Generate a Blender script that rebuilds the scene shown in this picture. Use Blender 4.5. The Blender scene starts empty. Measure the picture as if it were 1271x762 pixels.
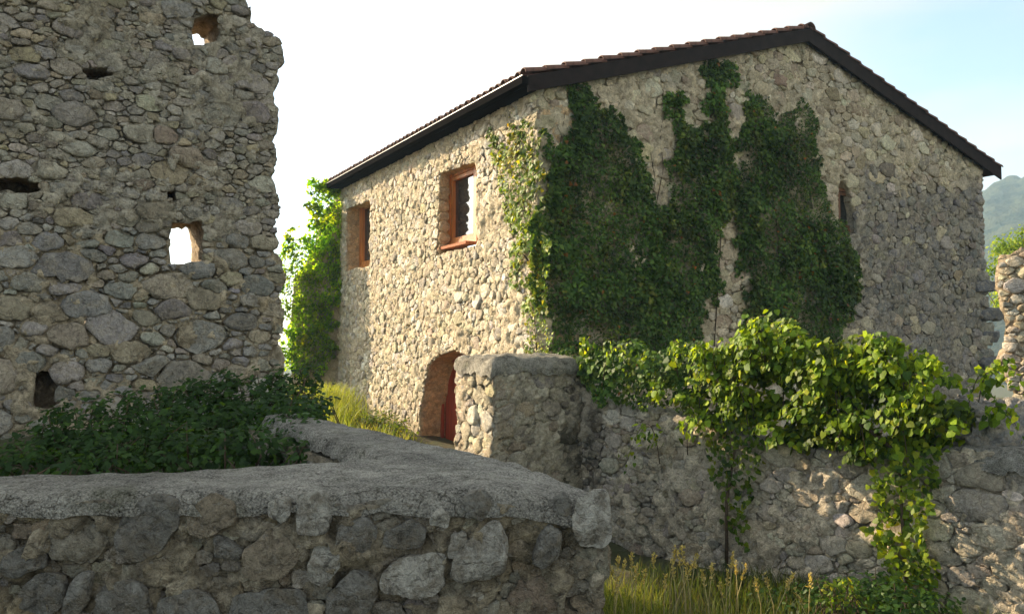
import bpy, math, random
import numpy as np
from mathutils import Vector, Matrix

SC = bpy.context.scene
R = random.Random(7)
rng = np.random.default_rng(11)

# ------------------------------------------------------------------ camera, sky, sun
EYE = np.array([0.0, 0.0, 1.65]); FOC = 1000.0; PW, PH = 1271.0, 762.0
PITCH = math.atan(49.0 / 1000.0)
cd = bpy.data.cameras.new('camera'); cam = bpy.data.objects.new('camera', cd)
SC.collection.objects.link(cam); SC.camera = cam
cam.location = EYE.tolist(); cam.rotation_euler = (math.pi / 2 + PITCH, 0, 0)
cd.sensor_width = 36.0; cd.lens = 36.0 * FOC / PW; cd.clip_start = 0.05; cd.clip_end = 8000

SUN_EL = math.radians(24.0)
_sh = np.array([-0.865, 0.500]); _sh /= np.linalg.norm(_sh)
SUN = Vector((_sh[0] * math.cos(SUN_EL), _sh[1] * math.cos(SUN_EL), math.sin(SUN_EL)))
SUN_ROT = math.atan2(_sh[0], _sh[1])
ld = bpy.data.lights.new('sun', 'SUN'); ld.energy = 4.6; ld.angle = math.radians(0.55); ld.color = (1.0, 0.79, 0.52)
lo = bpy.data.objects.new('sun', ld); SC.collection.objects.link(lo)
lo.rotation_euler = SUN.to_track_quat('Z', 'Y').to_euler(); lo.location = (-20, 6, 12)

w = bpy.data.worlds.new('World'); SC.world = w; w.use_nodes = True
nt = w.node_tree; nt.nodes.clear()
def N(nt, t, **k):
    n = nt.nodes.new(t)
    for a, b in k.items(): setattr(n, a, b)
    return n
def L(nt, a, b): nt.links.new(a, b)
sky = N(nt, 'ShaderNodeTexSky'); sky.sky_type = 'NISHITA'; sky.sun_disc = False
sky.sun_elevation = SUN_EL; sky.sun_rotation = SUN_ROT; sky.dust_density = 2.2; sky.air_density = 1.0; sky.altitude = 300
bg1 = N(nt, 'ShaderNodeBackground'); bg1.inputs[1].default_value = 0.12
L(nt, sky.outputs[0], bg1.inputs[0])
tc = N(nt, 'ShaderNodeTexCoord'); mp = N(nt, 'ShaderNodeMapping'); mp.inputs['Scale'].default_value = (1.3, 1.3, 4.0)
mp.inputs['Location'].default_value = (7.0, 3.0, 2.4)
L(nt, tc.outputs['Generated'], mp.inputs[0])
nz = N(nt, 'ShaderNodeTexNoise'); nz.inputs['Scale'].default_value = 1.1; nz.inputs['Detail'].default_value = 6; nz.inputs['Roughness'].default_value = 0.45
L(nt, mp.outputs[0], nz.inputs['Vector'])
mr = N(nt, 'ShaderNodeMapRange'); mr.inputs[1].default_value = 0.37; mr.inputs[2].default_value = 0.52; mr.inputs[3].default_value = 0.05; mr.inputs[4].default_value = 0.97
L(nt, nz.outputs[0], mr.inputs[0])
# thin bright cloud: the sky's own light scattered white
bw = N(nt, 'ShaderNodeRGBToBW'); L(nt, sky.outputs[0], bw.inputs[0])
tint = N(nt, 'ShaderNodeMix', data_type='RGBA', blend_type='MULTIPLY'); tint.inputs[0].default_value = 1.0
L(nt, bw.outputs[0], tint.inputs[6]); tint.inputs[7].default_value = (1.0, 0.945, 0.83, 1)
bg2 = N(nt, 'ShaderNodeBackground'); bg2.inputs[1].default_value = 0.155
L(nt, tint.outputs[2], bg2.inputs[0])
mx = N(nt, 'ShaderNodeMixShader'); L(nt, mr.outputs[0], mx.inputs[0]); L(nt, bg1.outputs[0], mx.inputs[1]); L(nt, bg2.outputs[0], mx.inputs[2])
wo = N(nt, 'ShaderNodeOutputWorld'); L(nt, mx.outputs[0], wo.inputs[0])

vs = SC.view_settings; vs.view_transform = 'Standard'; vs.look = 'None'; vs.gamma = 1.0; vs.use_curve_mapping = False; vs.exposure = 1.65
SC.cycles.use_denoising = True
SC.cycles.max_bounces = 7; SC.cycles.diffuse_bounces = 4; SC.cycles.transparent_max_bounces = 8; SC.cycles.volume_bounces = 0

# ------------------------------------------------------------------ scene helpers
COL = SC.collection
def tag(o, label=None, cat=None, group=None, kind=None):
    if label: o['label'] = label
    if cat: o['category'] = cat
    if group: o['group'] = group
    if kind: o['kind'] = kind
    return o
def thing(name, loc, label, cat, group=None):
    o = bpy.data.objects.new(name, None); COL.objects.link(o); o.location = [float(x) for x in loc]
    o.empty_display_size = 0.3
    return tag(o, label, cat, group)
def wloc(o):
    v = np.array(o.location, float)
    while o.parent: o = o.parent; v += np.array(o.location, float)
    return v
def mesh(name, verts, faces, mat, parent=None, col=None, smooth=True, origin=None, kind=None, label=None):
    """verts in world space; origin = where the object's own origin sits"""
    verts = np.asarray(verts, float)
    base = wloc(parent) if parent is not None else np.zeros(3)
    org = np.asarray(origin, float) if origin is not None else base
    me = bpy.data.meshes.new(name)
    if isinstance(faces, np.ndarray):
        k = faces.shape[1]; nf = len(faces)
        me.vertices.add(len(verts)); me.vertices.foreach_set('co', (verts - org).astype(np.float32).ravel())
        me.loops.add(nf * k); me.loops.foreach_set('vertex_index', faces.astype(np.int32).ravel())
        me.polygons.add(nf); me.polygons.foreach_set('loop_start', np.arange(0, nf * k, k, dtype=np.int32))
        me.update(calc_edges=True)
    else:
        me.from_pydata((verts - org).tolist(), [], faces)
    if smooth: me.polygons.foreach_set('use_smooth', np.ones(len(me.polygons), bool))
    if col is not None:
        a = me.color_attributes.new('Col', 'FLOAT_COLOR', 'POINT')
        c = np.ones((len(verts), 4), np.float32); c[:, :3] = col
        a.data.foreach_set('color', c.ravel())
    me.materials.append(mat); me.update()
    o = bpy.data.objects.new(name, me); COL.objects.link(o)
    if parent is not None: o.parent = parent
    o.location = (org - base).tolist()
    if kind: o['kind'] = kind
    if label: o['label'] = label
    return o
class MB:                                     # collects simple solids
    def __init__(s): s.v = []; s.f = []; s.n = 0
    def add(s, v, f):
        v = np.asarray(v, float); s.v.append(v); s.f += [[i + s.n for i in q] for q in f]; s.n += len(v)
    def hexa(s, a):                            # 8 corners: bottom 4, top 4
        s.add(a, [[0, 3, 2, 1], [4, 5, 6, 7], [0, 1, 5, 4], [1, 2, 6, 5], [2, 3, 7, 6], [3, 0, 4, 7]])
    def box(s, O, X, Y, Z, x, y, z):           # box in a frame, ranges x y z
        p = [O + X * a + Y * b + Z * c for c in z for a, b in ((x[0], y[0]), (x[1], y[0]), (x[1], y[1]), (x[0], y[1]))]
        s.hexa(p)
    def tube(s, pts, rad, k=6):
        pts = np.asarray(pts, float); n = len(pts); rad = np.broadcast_to(rad, n)
        vv = []
        for i in range(n):
            t = pts[min(i + 1, n - 1)] - pts[max(i - 1, 0)]; t /= np.linalg.norm(t) + 1e-9
            a = np.cross(t, [0.31, 0.2, 0.93] if abs(t[2]) < .9 else [1, 0, 0]); a /= np.linalg.norm(a); b = np.cross(t, a)
            for j in range(k):
                q = 2 * math.pi * j / k; vv.append(pts[i] + rad[i] * (a * math.cos(q) + b * math.sin(q)))
        ff = [[i * k + j, i * k + (j + 1) % k, (i + 1) * k + (j + 1) % k, (i + 1) * k + j] for i in range(n - 1) for j in range(k)]
        s.add(vv, ff + [list(range(k))[::-1], [(n - 1) * k + j for j in range(k)]])
    def build(s, name, mat, parent=None, smooth=False, **k):
        return mesh(name, np.concatenate(s.v), s.f, mat, parent, smooth=smooth, **k)
# value noise
_P = np.random.default_rng(3).permutation(256); _V = np.random.default_rng(4).random(256) * 2 - 1
def vnoise(p):
    i = np.floor(p).astype(int); f = p - i; u = f * f * (3 - 2 * f); r = 0
    for a in (0, 1):
        wx = u[..., 0] if a else 1 - u[..., 0]
        for b in (0, 1):
            wy = u[..., 1] if b else 1 - u[..., 1]
            for c in (0, 1):
                wz = u[..., 2] if c else 1 - u[..., 2]
                h = _P[(_P[(_P[(i[..., 0] + a) & 255] + i[..., 1] + b) & 255] + i[..., 2] + c) & 255]
                r = r + _V[h] * wx * wy * wz
    return r
def fbm(p, o=4, g=0.5):
    p = np.asarray(p, float); r = 0; a = 1
    for k in range(o): r = r + a * vnoise(p * 2.03 ** k + 17.3 * k); a *= g
    return r
def facet(p, seed=0):
    """cellular noise: every cell a tilted plane, crevices between: fractured rock"""
    p = np.asarray(p, float) + seed * 7.31; i0 = np.floor(p).astype(int); b1 = np.full(len(p), 9.0); b2 = b1.copy(); hh = np.zeros(len(p))
    for a in (-1, 0, 1):
        for b in (-1, 0, 1):
            for c in (-1, 0, 1):
                q = i0 + [a, b, c]; k = _P[(_P[(_P[q[:, 0] & 255] + q[:, 1]) & 255] + q[:, 2]) & 255]
                f = q + .5 + .45 * np.stack([_V[k], _V[(k * 7 + 13) & 255], _V[(k * 3 + 101) & 255]], 1); d = p - f; dd = np.sqrt((d * d).sum(1))
                t = np.stack([_V[(k * 5 + 3) & 255], _V[(k * 11 + 7) & 255], _V[(k * 13 + 1) & 255]], 1); h = _V[(k + 57) & 255] * .45 + (d * t).sum(1) * .9
                m = dd < b1; b2 = np.where(m, b1, np.minimum(b2, dd)); hh = np.where(m, h, hh); b1 = np.where(m, dd, b1)
    return hh, b2 - b1
def rocky(p, freq, crev=.28):
    h, e = facet(p * freq + .12 * fvec(p * freq * .9, 2)); h2, e2 = facet(p * freq * 2.3, 3)
    return h - crev * np.exp(-e / .10) + .38 * h2 - .12 * np.exp(-e2 / .1) + .28 * (.5 - np.abs(fbm(p * freq * 3.1, 3, .65)))
def fvec(p, o=4, g=0.5): return np.stack([fbm(p + 31.7 * k, o, g) for k in range(3)], -1)

FWD = np.array([0, math.cos(PITCH), math.sin(PITCH)]); UP = np.array([0, -math.sin(PITCH), math.cos(PITCH)]); RT = np.array([1., 0, 0])
def ray(px, py): return FWD + RT * ((px - PW / 2) / FOC) + UP * ((PH / 2 - py) / FOC)
def project(p):
    q = np.asarray(p, float) - EYE; d = q @ FWD
    return PW / 2 + FOC * (q @ RT) / d, PH / 2 - FOC * (q @ UP) / d, d
def at(px, py, Y):                             # point of the place seen at px,py at distance Y
    r = ray(px, py); return EYE + r * (Y / r[1])
Z3 = np.array([0, 0, 1.0])
class Wall:                                    # a vertical plane; s runs to the right seen from outside
    def __init__(s, O, d):
        s.O = np.array([O[0], O[1], 0.0]); d = np.array([d[0], d[1], 0.0]); s.d = d / np.linalg.norm(d)
        s.n = np.array([s.d[1], -s.d[0], 0.0])
    def pt(s, a, z, out=0.0):
        a = np.asarray(a, float)[..., None]; z = np.asarray(z, float)[..., None]; out = np.asarray(out, float)[..., None]
        return s.O + s.d * a + Z3 * z + s.n * out
    def px(s, x, y, out=0.0):
        r = ray(x, y); t = ((s.O + s.n * out - EYE) @ s.n) / (r @ s.n); p = EYE + r * t
        return float((p - s.O) @ s.d), float(p[2])
    def poly(s, pts): return np.array([s.px(*q) for q in pts])
def inside(P, poly):
    x, y = P[..., 0], P[..., 1]; r = np.zeros(x.shape, bool)
    for i in range(len(poly)):
        x1, y1 = poly[i - 1]; x2, y2 = poly[i]
        if y1 == y2: continue
        c = ((y1 > y) != (y2 > y)) & (x < (x2 - x1) * (y - y1) / (y2 - y1) + x1); r ^= c
    return r
def nearest(P, poly):
    best = np.full(len(P), 1e9); bp = P.copy()
    for i in range(len(poly)):
        a = poly[i - 1]; b = poly[i]; ab = b - a; t = np.clip(((P - a) @ ab) / (ab @ ab + 1e-12), 0, 1)
        q = a + t[:, None] * ab; d = np.linalg.norm(P - q, axis=1); m = d < best
        best[m] = d[m]; bp[m] = q[m]
    return best, bp
def sdist(P, poly):
    d, _ = nearest(P.reshape(-1, 2), poly); d = d.reshape(P.shape[:-1]); return np.where(inside(P, poly), d, -d)

# ------------------------------------------------------------------ materials
def mat_new(name):
    m = bpy.data.materials.new(name); m.use_nodes = True; nt = m.node_tree; nt.nodes.clear()
    return m, nt, N(nt, 'ShaderNodeBsdfPrincipled'), N(nt, 'ShaderNodeOutputMaterial')
def noise(nt, vec, scale, detail=5, rough=0.55, dist=0.0):
    n = N(nt, 'ShaderNodeTexNoise'); n.inputs['Scale'].default_value = scale; n.inputs['Detail'].default_value = detail
    n.inputs['Roughness'].default_value = rough; n.inputs['Distortion'].default_value = dist; L(nt, vec, n.inputs['Vector']); return n.outputs[0]
def rng_(nt, v, a, b, c, d):
    n = N(nt, 'ShaderNodeMapRange'); n.inputs[1].default_value = a; n.inputs[2].default_value = b; n.inputs[3].default_value = c; n.inputs[4].default_value = d
    L(nt, v, n.inputs[0]); return n.outputs[0]
def mth(nt, op, a, b):
    n = N(nt, 'ShaderNodeMath', operation=op)
    for i, v in enumerate((a, b)):
        if isinstance(v, (int, float)): n.inputs[i].default_value = v
        else: L(nt, v, n.inputs[i])
    return n.outputs[0]
def mixc(nt, f, a, b, mode='MIX'):
    n = N(nt, 'ShaderNodeMix', data_type='RGBA', blend_type=mode)
    for i, v in ((0, f), (6, a), (7, b)):
        if isinstance(v, (int, float)): n.inputs[i].default_value = v
        elif isinstance(v, tuple): n.inputs[i].default_value = v + (1,)
        else: L(nt, v, n.inputs[i])
    return n.outputs[2]
def masonry(name, s=1.0, bump=0.02, dark=0.5, pale=0.25, fine=1.0, stain=(0.05, 0.048, 0.04), lich=(0.50, 0.49, 0.44), smear=.6, mortar=(.34, .29, .22)):
    """s = feature frequency, colour from the stone's own Col attribute"""
    m, nt, b, o = mat_new(name)
    geo = N(nt, 'ShaderNodeNewGeometry'); pos = geo.outputs['Position']
    at_ = N(nt, 'ShaderNodeAttribute'); at_.attribute_name = 'Col'
    n1 = noise(nt, pos, 5 * s, 6, 0.6); n2 = noise(nt, pos, 22 * s, 8, 0.68, 0.6); n3 = noise(nt, pos, 90 * s, 6, 0.7)
    n4 = noise(nt, pos, 9 * s, 7, 0.7, 1.2)
    v = mth(nt, 'ADD', rng_(nt, n1, .3, .7, -.22, .22), rng_(nt, n2, .3, .7, -.38, .38))
    v = mth(nt, 'ADD', v, rng_(nt, n3, .3, .7, -.22 * fine, .22 * fine)); v = mth(nt, 'ADD', v, 1.0)
    c = N(nt, 'ShaderNodeVectorMath', operation='SCALE'); L(nt, at_.outputs['Color'], c.inputs[0]); L(nt, v, c.inputs['Scale'])
    n6 = noise(nt, pos, 6.5 * s, 7, .7, .8); c_ = mixc(nt, mth(nt, 'MULTIPLY', rng_(nt, n6, .46, .60, 0, 1), smear), at_.outputs['Color'], mortar)
    L(nt, c_, c.inputs[0])
    cc = mixc(nt, mth(nt, 'MULTIPLY', rng_(nt, n4, .54, .66, 0, 1), dark), c.outputs[0], stain)
    n5 = noise(nt, pos, 14 * s, 8, 0.75, 0.4)
    cc = mixc(nt, mth(nt, 'MULTIPLY', rng_(nt, n5, .57, .66, 0, 1), pale), cc, lich)
    vo = N(nt, 'ShaderNodeTexVoronoi'); vo.inputs['Scale'].default_value = 38 * s; L(nt, pos, vo.inputs['Vector'])
    pit = rng_(nt, vo.outputs['Distance'], 0.0, 0.28, 0.0, 1.0)
    wv = N(nt, 'ShaderNodeVectorMath', operation='ADD'); L(nt, pos, wv.inputs[0]); nz_ = N(nt, 'ShaderNodeTexNoise'); nz_.inputs['Scale'].default_value = 9 * s; nz_.inputs['Detail'].default_value = 3
    L(nt, pos, nz_.inputs['Vector']); sc_ = N(nt, 'ShaderNodeVectorMath', operation='SCALE'); L(nt, nz_.outputs['Color'], sc_.inputs[0]); sc_.inputs['Scale'].default_value = .22 / s; L(nt, sc_.outputs[0], wv.inputs[1])
    ve = N(nt, 'ShaderNodeTexVoronoi', feature='DISTANCE_TO_EDGE'); ve.inputs['Scale'].default_value = 7 * s ** .6; L(nt, wv.outputs[0], ve.inputs['Vector']); crack = rng_(nt, ve.outputs['Distance'], 0.0, .07, 0, 1)
    cc = mixc(nt, 1.0, cc, mixc(nt, crack, (.84, .83, .82), (1.0, 1.0, 1.0)), 'MULTIPLY')
    h = mth(nt, 'ADD', mth(nt, 'MULTIPLY', n2, 1.6), mth(nt, 'MULTIPLY', n3, 0.6)); h = mth(nt, 'ADD', h, mth(nt, 'MULTIPLY', crack, .3)); h = mth(nt, 'ADD', h, mth(nt, 'MULTIPLY', pit, 0.28)); h = mth(nt, 'ADD', h, mth(nt, 'MULTIPLY', n1, 2.0))
    bm = N(nt, 'ShaderNodeBump'); bm.inputs['Distance'].default_value = bump; bm.inputs['Strength'].default_value = 1.0
    L(nt, h, bm.inputs['Height']); L(nt, bm.outputs[0], b.inputs['Normal'])
    L(nt, cc, b.inputs['Base Color']); b.inputs['Roughness'].default_value = 0.93; b.inputs['Specular IOR Level'].default_value = 0.25
    L(nt, b.outputs[0], o.inputs[0]); return m
def plain(name, col, rough=0.6, var=0.15, scale=20, bump=0.002, spec=0.4, stretch=None, metal=0.0):
    m, nt, b, o = mat_new(name)
    geo = N(nt, 'ShaderNodeTexCoord'); pos = geo.outputs['Object']
    if stretch:
        q = N(nt, 'ShaderNodeMapping'); q.inputs['Scale'].default_value = stretch; L(nt, pos, q.inputs[0]); pos = q.outputs[0]
    n = noise(nt, pos, scale, 6, 0.6)
    L(nt, mixc(nt, rng_(nt, n, .3, .7, 0, 1), tuple(c * (1 - var * 1.6) for c in col), tuple(min(1, c * (1 + var)) for c in col)), b.inputs['Base Color'])
    bm = N(nt, 'ShaderNodeBump'); bm.inputs['Distance'].default_value = bump; L(nt, n, bm.inputs['Height']); L(nt, bm.outputs[0], b.inputs['Normal'])
    b.inputs['Roughness'].default_value = rough; b.inputs['Specular IOR Level'].default_value = spec; b.inputs['Metallic'].default_value = metal
    L(nt, b.outputs[0], o.inputs[0]); return m
def leafmat(name, trans=0.45, rough=0.5, gain=1.6):
    m, nt, b, o = mat_new(name)
    a = N(nt, 'ShaderNodeAttribute'); a.attribute_name = 'Col'
    geo = N(nt, 'ShaderNodeNewGeometry'); n = noise(nt, geo.outputs['Position'], 60, 3)
    sc = N(nt, 'ShaderNodeVectorMath', operation='SCALE'); L(nt, a.outputs['Color'], sc.inputs[0]); L(nt, rng_(nt, n, .3, .7, .8, 1.2), sc.inputs['Scale'])
    L(nt, sc.outputs[0], b.inputs['Base Color']); b.inputs['Roughness'].default_value = rough; b.inputs['Specular IOR Level'].default_value = 0.22
    t = N(nt, 'ShaderNodeBsdfTranslucent')
    c2 = mixc(nt, 1.0, sc.outputs[0], (1.25 * gain, 1.05 * gain, 0.35 * gain), 'MULTIPLY'); L(nt, c2, t.inputs[0])
    ms = N(nt, 'ShaderNodeMixShader'); ms.inputs[0].default_value = trans; L(nt, b.outputs[0], ms.inputs[1]); L(nt, t.outputs[0], ms.inputs[2])
    L(nt, ms.outputs[0], o.inputs[0]); return m
M = dict(
    house=masonry('house_masonry', 1.0, 0.020, 0.3, 0.3, smear=.5, mortar=(.48, .405, .285)),
    tower=masonry('tower_masonry', 1.1, 0.022, 0.55, 0.16, stain=(0.055, 0.052, 0.046), lich=(0.36, 0.36, 0.33), smear=.5, mortar=(.43, .365, .265)),
    near=masonry('near_masonry', 2.0, 0.020, 0.7, 0.5, 1.2, stain=(0.04, 0.036, 0.03), lich=(0.44, 0.43, 0.39), smear=.7, mortar=(.21, .175, .125)),
    bound=masonry('boundary_masonry', 1.1, 0.020, 0.55, 0.30, stain=(0.05, 0.046, 0.035), lich=(0.5, 0.48, 0.42), smear=.6, mortar=(.50, .425, .315)),
    timber=plain('painted_timber', (0.52, 0.19, 0.045), 0.45, 0.3, 9, 0.002, stretch=(1, 1, .12)),
    door=plain('red_timber', (0.34, 0.05, 0.018), 0.5, 0.3, 9, 0.002, stretch=(1, 1, .12)),
    board=plain('dark_boards', (0.026, 0.018, 0.016), 0.85, 0.25, 6, 0.002, .12),
    gutter=plain('dark_gutter', (0.010, 0.0085, 0.008), 0.8, 0.15, 8, 0.001, 0.0),
    tile=plain('clay_tile', (0.135, 0.062, 0.042), 0.85, 0.5, 7, 0.006),
    stem=plain('stem', (0.09, 0.06, 0.035), 0.85, 0.3, 30, 0.003),
    brick=plain('brick', (0.40, 0.15, 0.07), 0.9, 0.3, 25, 0.004),
    dark=plain('room_dark', (0.02, 0.018, 0.016), 0.9),
    leaf_lit=leafmat('sunlit_leaf', 0.6, 0.5, 2.4), leaf=leafmat('leaf', 0.45, 0.5, 1.9), ivy=leafmat('ivy_leaf', 0.35, 0.5, 1.5), grass=leafmat('grass_blade', 0.40, 0.55, 1.3),  # first one: boosted leaf copy for the far ivy, sunshine put into its colour
)
def glassmat():
    m, nt, b, o = mat_new('window_glass')
    b.inputs['Base Color'].default_value = (0.02, 0.022, 0.022, 1); b.inputs['Roughness'].default_value = 0.03; b.inputs['IOR'].default_value = 1.7
    b.inputs['Specular IOR Level'].default_value = 0.7
    L(nt, b.outputs[0], o.inputs[0]); return m
M['glass'] = glassmat()
def cementmat():
    m, nt, b, o = mat_new('cement_coping')
    geo = N(nt, 'ShaderNodeNewGeometry'); pos = geo.outputs['Position']; a = N(nt, 'ShaderNodeAttribute'); a.attribute_name = 'Col'
    vo = N(nt, 'ShaderNodeTexVoronoi'); vo.inputs['Scale'].default_value = 110; L(nt, pos, vo.inputs['Vector'])
    n1 = noise(nt, pos, 120, 5, .8); n2 = noise(nt, pos, 6, 6, .65); n3 = noise(nt, pos, 28, 5, .7)
    v = mth(nt, 'ADD', rng_(nt, n1, .36, .64, .45, 1.5), rng_(nt, n2, .3, .7, -.3, .25)); v = mth(nt, 'ADD', v, rng_(nt, vo.outputs['Distance'], 0, .6, .28, -.22))
    v = mth(nt, 'ADD', v, rng_(nt, n3, .3, .7, -.25, .25))
    c = N(nt, 'ShaderNodeVectorMath', operation='SCALE'); L(nt, a.outputs['Color'], c.inputs[0]); L(nt, v, c.inputs['Scale'])
    n7 = noise(nt, pos, 11, 7, .72, 1.0); n8 = noise(nt, pos, 3.2, 6, .7, .6); ck = N(nt, 'ShaderNodeTexVoronoi', feature='DISTANCE_TO_EDGE'); ck.inputs['Scale'].default_value = 2.6
    wn = N(nt, 'ShaderNodeTexNoise'); wn.inputs['Scale'].default_value = 5; wn.inputs['Detail'].default_value = 6; L(nt, pos, wn.inputs['Vector']); ws = N(nt, 'ShaderNodeVectorMath', operation='SCALE'); L(nt, wn.outputs['Color'], ws.inputs[0]); ws.inputs['Scale'].default_value = .5
    wa = N(nt, 'ShaderNodeVectorMath', operation='ADD'); L(nt, pos, wa.inputs[0]); L(nt, ws.outputs[0], wa.inputs[1]); L(nt, wa.outputs[0], ck.inputs['Vector']); crk = rng_(nt, ck.outputs['Distance'], 0, .014, 0, 1)
    cc = mixc(nt, mth(nt, 'MULTIPLY', rng_(nt, n7, .56, .66, 0, 1), .6), c.outputs[0], (.075, .068, .05)); cc = mixc(nt, mth(nt, 'MULTIPLY', rng_(nt, n8, .56, .68, 0, 1), .45), cc, (.09, .095, .045))
    cc = mixc(nt, 1.0, cc, mixc(nt, crk, (.55, .53, .50), (1.0, 1.0, 1.0)), 'MULTIPLY')
    h = mth(nt, 'ADD', mth(nt, 'MULTIPLY', n1, 1.0), mth(nt, 'MULTIPLY', vo.outputs['Distance'], -.9)); h = mth(nt, 'ADD', h, mth(nt, 'MULTIPLY', n3, 1.5)); h = mth(nt, 'ADD', h, mth(nt, 'MULTIPLY', crk, .8))
    bm = N(nt, 'ShaderNodeBump'); bm.inputs['Distance'].default_value = 0.016; L(nt, h, bm.inputs['Height']); L(nt, bm.outputs[0], b.inputs['Normal'])
    L(nt, cc, b.inputs['Base Color']); b.inputs['Roughness'].default_value = .95; b.inputs['Specular IOR Level'].default_value = .2
    L(nt, b.outputs[0], o.inputs[0]); return m
M['cement'] = cementmat()
def soilmat():
    m, nt, b, o = mat_new('grassy_soil')
    geo = N(nt, 'ShaderNodeNewGeometry'); pos = geo.outputs['Position']
    n1 = noise(nt, pos, 1.1, 8, .65); n2 = noise(nt, pos, 14, 6, .7)
    c = mixc(nt, rng_(nt, n1, .38, .62, 0, 1), (0.075, 0.055, 0.035), (0.05, 0.075, 0.02))
    c = mixc(nt, rng_(nt, n2, .3, .7, 0, .6), c, (0.10, 0.10, 0.045))
    bm = N(nt, 'ShaderNodeBump'); bm.inputs['Distance'].default_value = .05; L(nt, n2, bm.inputs['Height']); L(nt, bm.outputs[0], b.inputs['Normal'])
    L(nt, c, b.inputs['Base Color']); b.inputs['Roughness'].default_value = 1; L(nt, b.outputs[0], o.inputs[0]); return m
M['soil'] = soilmat()

# ------------------------------------------------------------------ masonry generators
def core(name, W, poly, holes, res, thick, parent, mat, colfn, amp=0.03, freq=3.0, segs=8, fine=0.012, back=False, rock=.02, rf=7.0, tone=.35):
    mn = poly.min(0); mx_ = poly.max(0); nx = int((mx_[0] - mn[0]) / res) + 2; nz_ = int((mx_[1] - mn[1]) / res) + 2
    gx = mn[0] + (np.arange(nx + 1) - .5) * res; gz = mn[1] + (np.arange(nz_ + 1) - .5) * res
    cx, cz = np.meshgrid((gx[:-1] + gx[1:]) / 2, (gz[:-1] + gz[1:]) / 2, indexing='ij')
    C = np.stack([cx, cz], -1); K = inside(C, poly)
    for h in holes: K &= ~inside(C, h)
    Kp = np.pad(K, 1); cnt = Kp[:-1, :-1].astype(int) + Kp[1:, :-1] + Kp[:-1, 1:] + Kp[1:, 1:]
    used = cnt > 0; bnd = used & (cnt < 4)
    vx, vz = np.meshgrid(gx, gz, indexing='ij'); V = np.stack([vx, vz], -1)
    B = V[bnd]; best = np.full(len(B), 1e9); bp = B.copy()
    for q in [poly] + list(holes):
        d, p = nearest(B, q); m_ = d < best; best[m_] = d[m_]; bp[m_] = p[m_]
    ok = best < res * 1.3; B[ok] = bp[ok]; V[bnd] = B
    idx = -np.ones(used.shape, int); idx[used] = np.arange(used.sum())
    P2 = V[used]; nfr = len(P2)
    ii, jj = np.nonzero(K)
    F = [np.stack([idx[ii, jj], idx[ii + 1, jj], idx[ii + 1, jj + 1], idx[ii, jj + 1]], 1)]
    S = [P2]; O_ = [np.zeros(nfr)]
    # sides
    bi = -np.ones(used.shape, int); bi[bnd] = np.arange(bnd.sum()); nb = int(bnd.sum()); PB = V[bnd]; bfront = idx[bnd]
    E = []
    Kn = Kp
    for i, j in zip(ii, jj):
        a = i + 1; b = j + 1
        if not Kn[a, b - 1]: E.append((bi[i, j], bi[i + 1, j]))
        if not Kn[a + 1, b]: E.append((bi[i + 1, j], bi[i + 1, j + 1]))
        if not Kn[a, b + 1]: E.append((bi[i + 1, j + 1], bi[i, j + 1]))
        if not Kn[a - 1, b]: E.append((bi[i, j + 1], bi[i, j]))
    E = np.array(E); cur = bfront; n = nfr
    for k in range(1, segs + 1):
        S.append(PB); O_.append(np.full(nb, -thick * k / segs)); nxt = n + np.arange(nb); n += nb
        F.append(np.stack([cur[E[:, 0]], nxt[E[:, 0]], nxt[E[:, 1]], cur[E[:, 1]]], 1)); cur = nxt
    if back:
        q = np.stack([idx[ii, jj + 1], idx[ii + 1, jj + 1], idx[ii + 1, jj], idx[ii, jj]], 1) + n
        S.append(P2); O_.append(np.full(nfr, -thick)); F.append(q)
    S = np.concatenate(S); O_ = np.concatenate(O_); P = W.pt(S[:, 0], S[:, 1], O_)
    nrm = np.tile(W.n, (len(P), 1)); sd_ = np.zeros(len(P)); sd_[nfr:] = 1
    if rock:
        rk = rocky(P, rf)[:, None]; gdir = np.where(O_[:, None] < -.001, fvec(P * 2.1) * .6, W.n); P = P + rock * rk * gdir
    P = P + amp * fvec(P * freq, 4, .55) + fine * fvec(P * freq * 5.1, 3, .6)
    cc = colfn(S[:, 0], S[:, 1], P)
    if rock:
        P0 = W.pt(S[:, 0], S[:, 1], O_); h_, e_ = facet(P0 * rf + .12 * fvec(P0 * rf * .9, 2)); h2_, _ = facet(P0 * rf * 2.3, 3)
        cc = cc * np.clip(1 + tone * (h_[:, None] + .5 * h2_[:, None]), .45, 1.7)
    return mesh(name, P, np.concatenate(F), mat, parent, col=cc)

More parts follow.
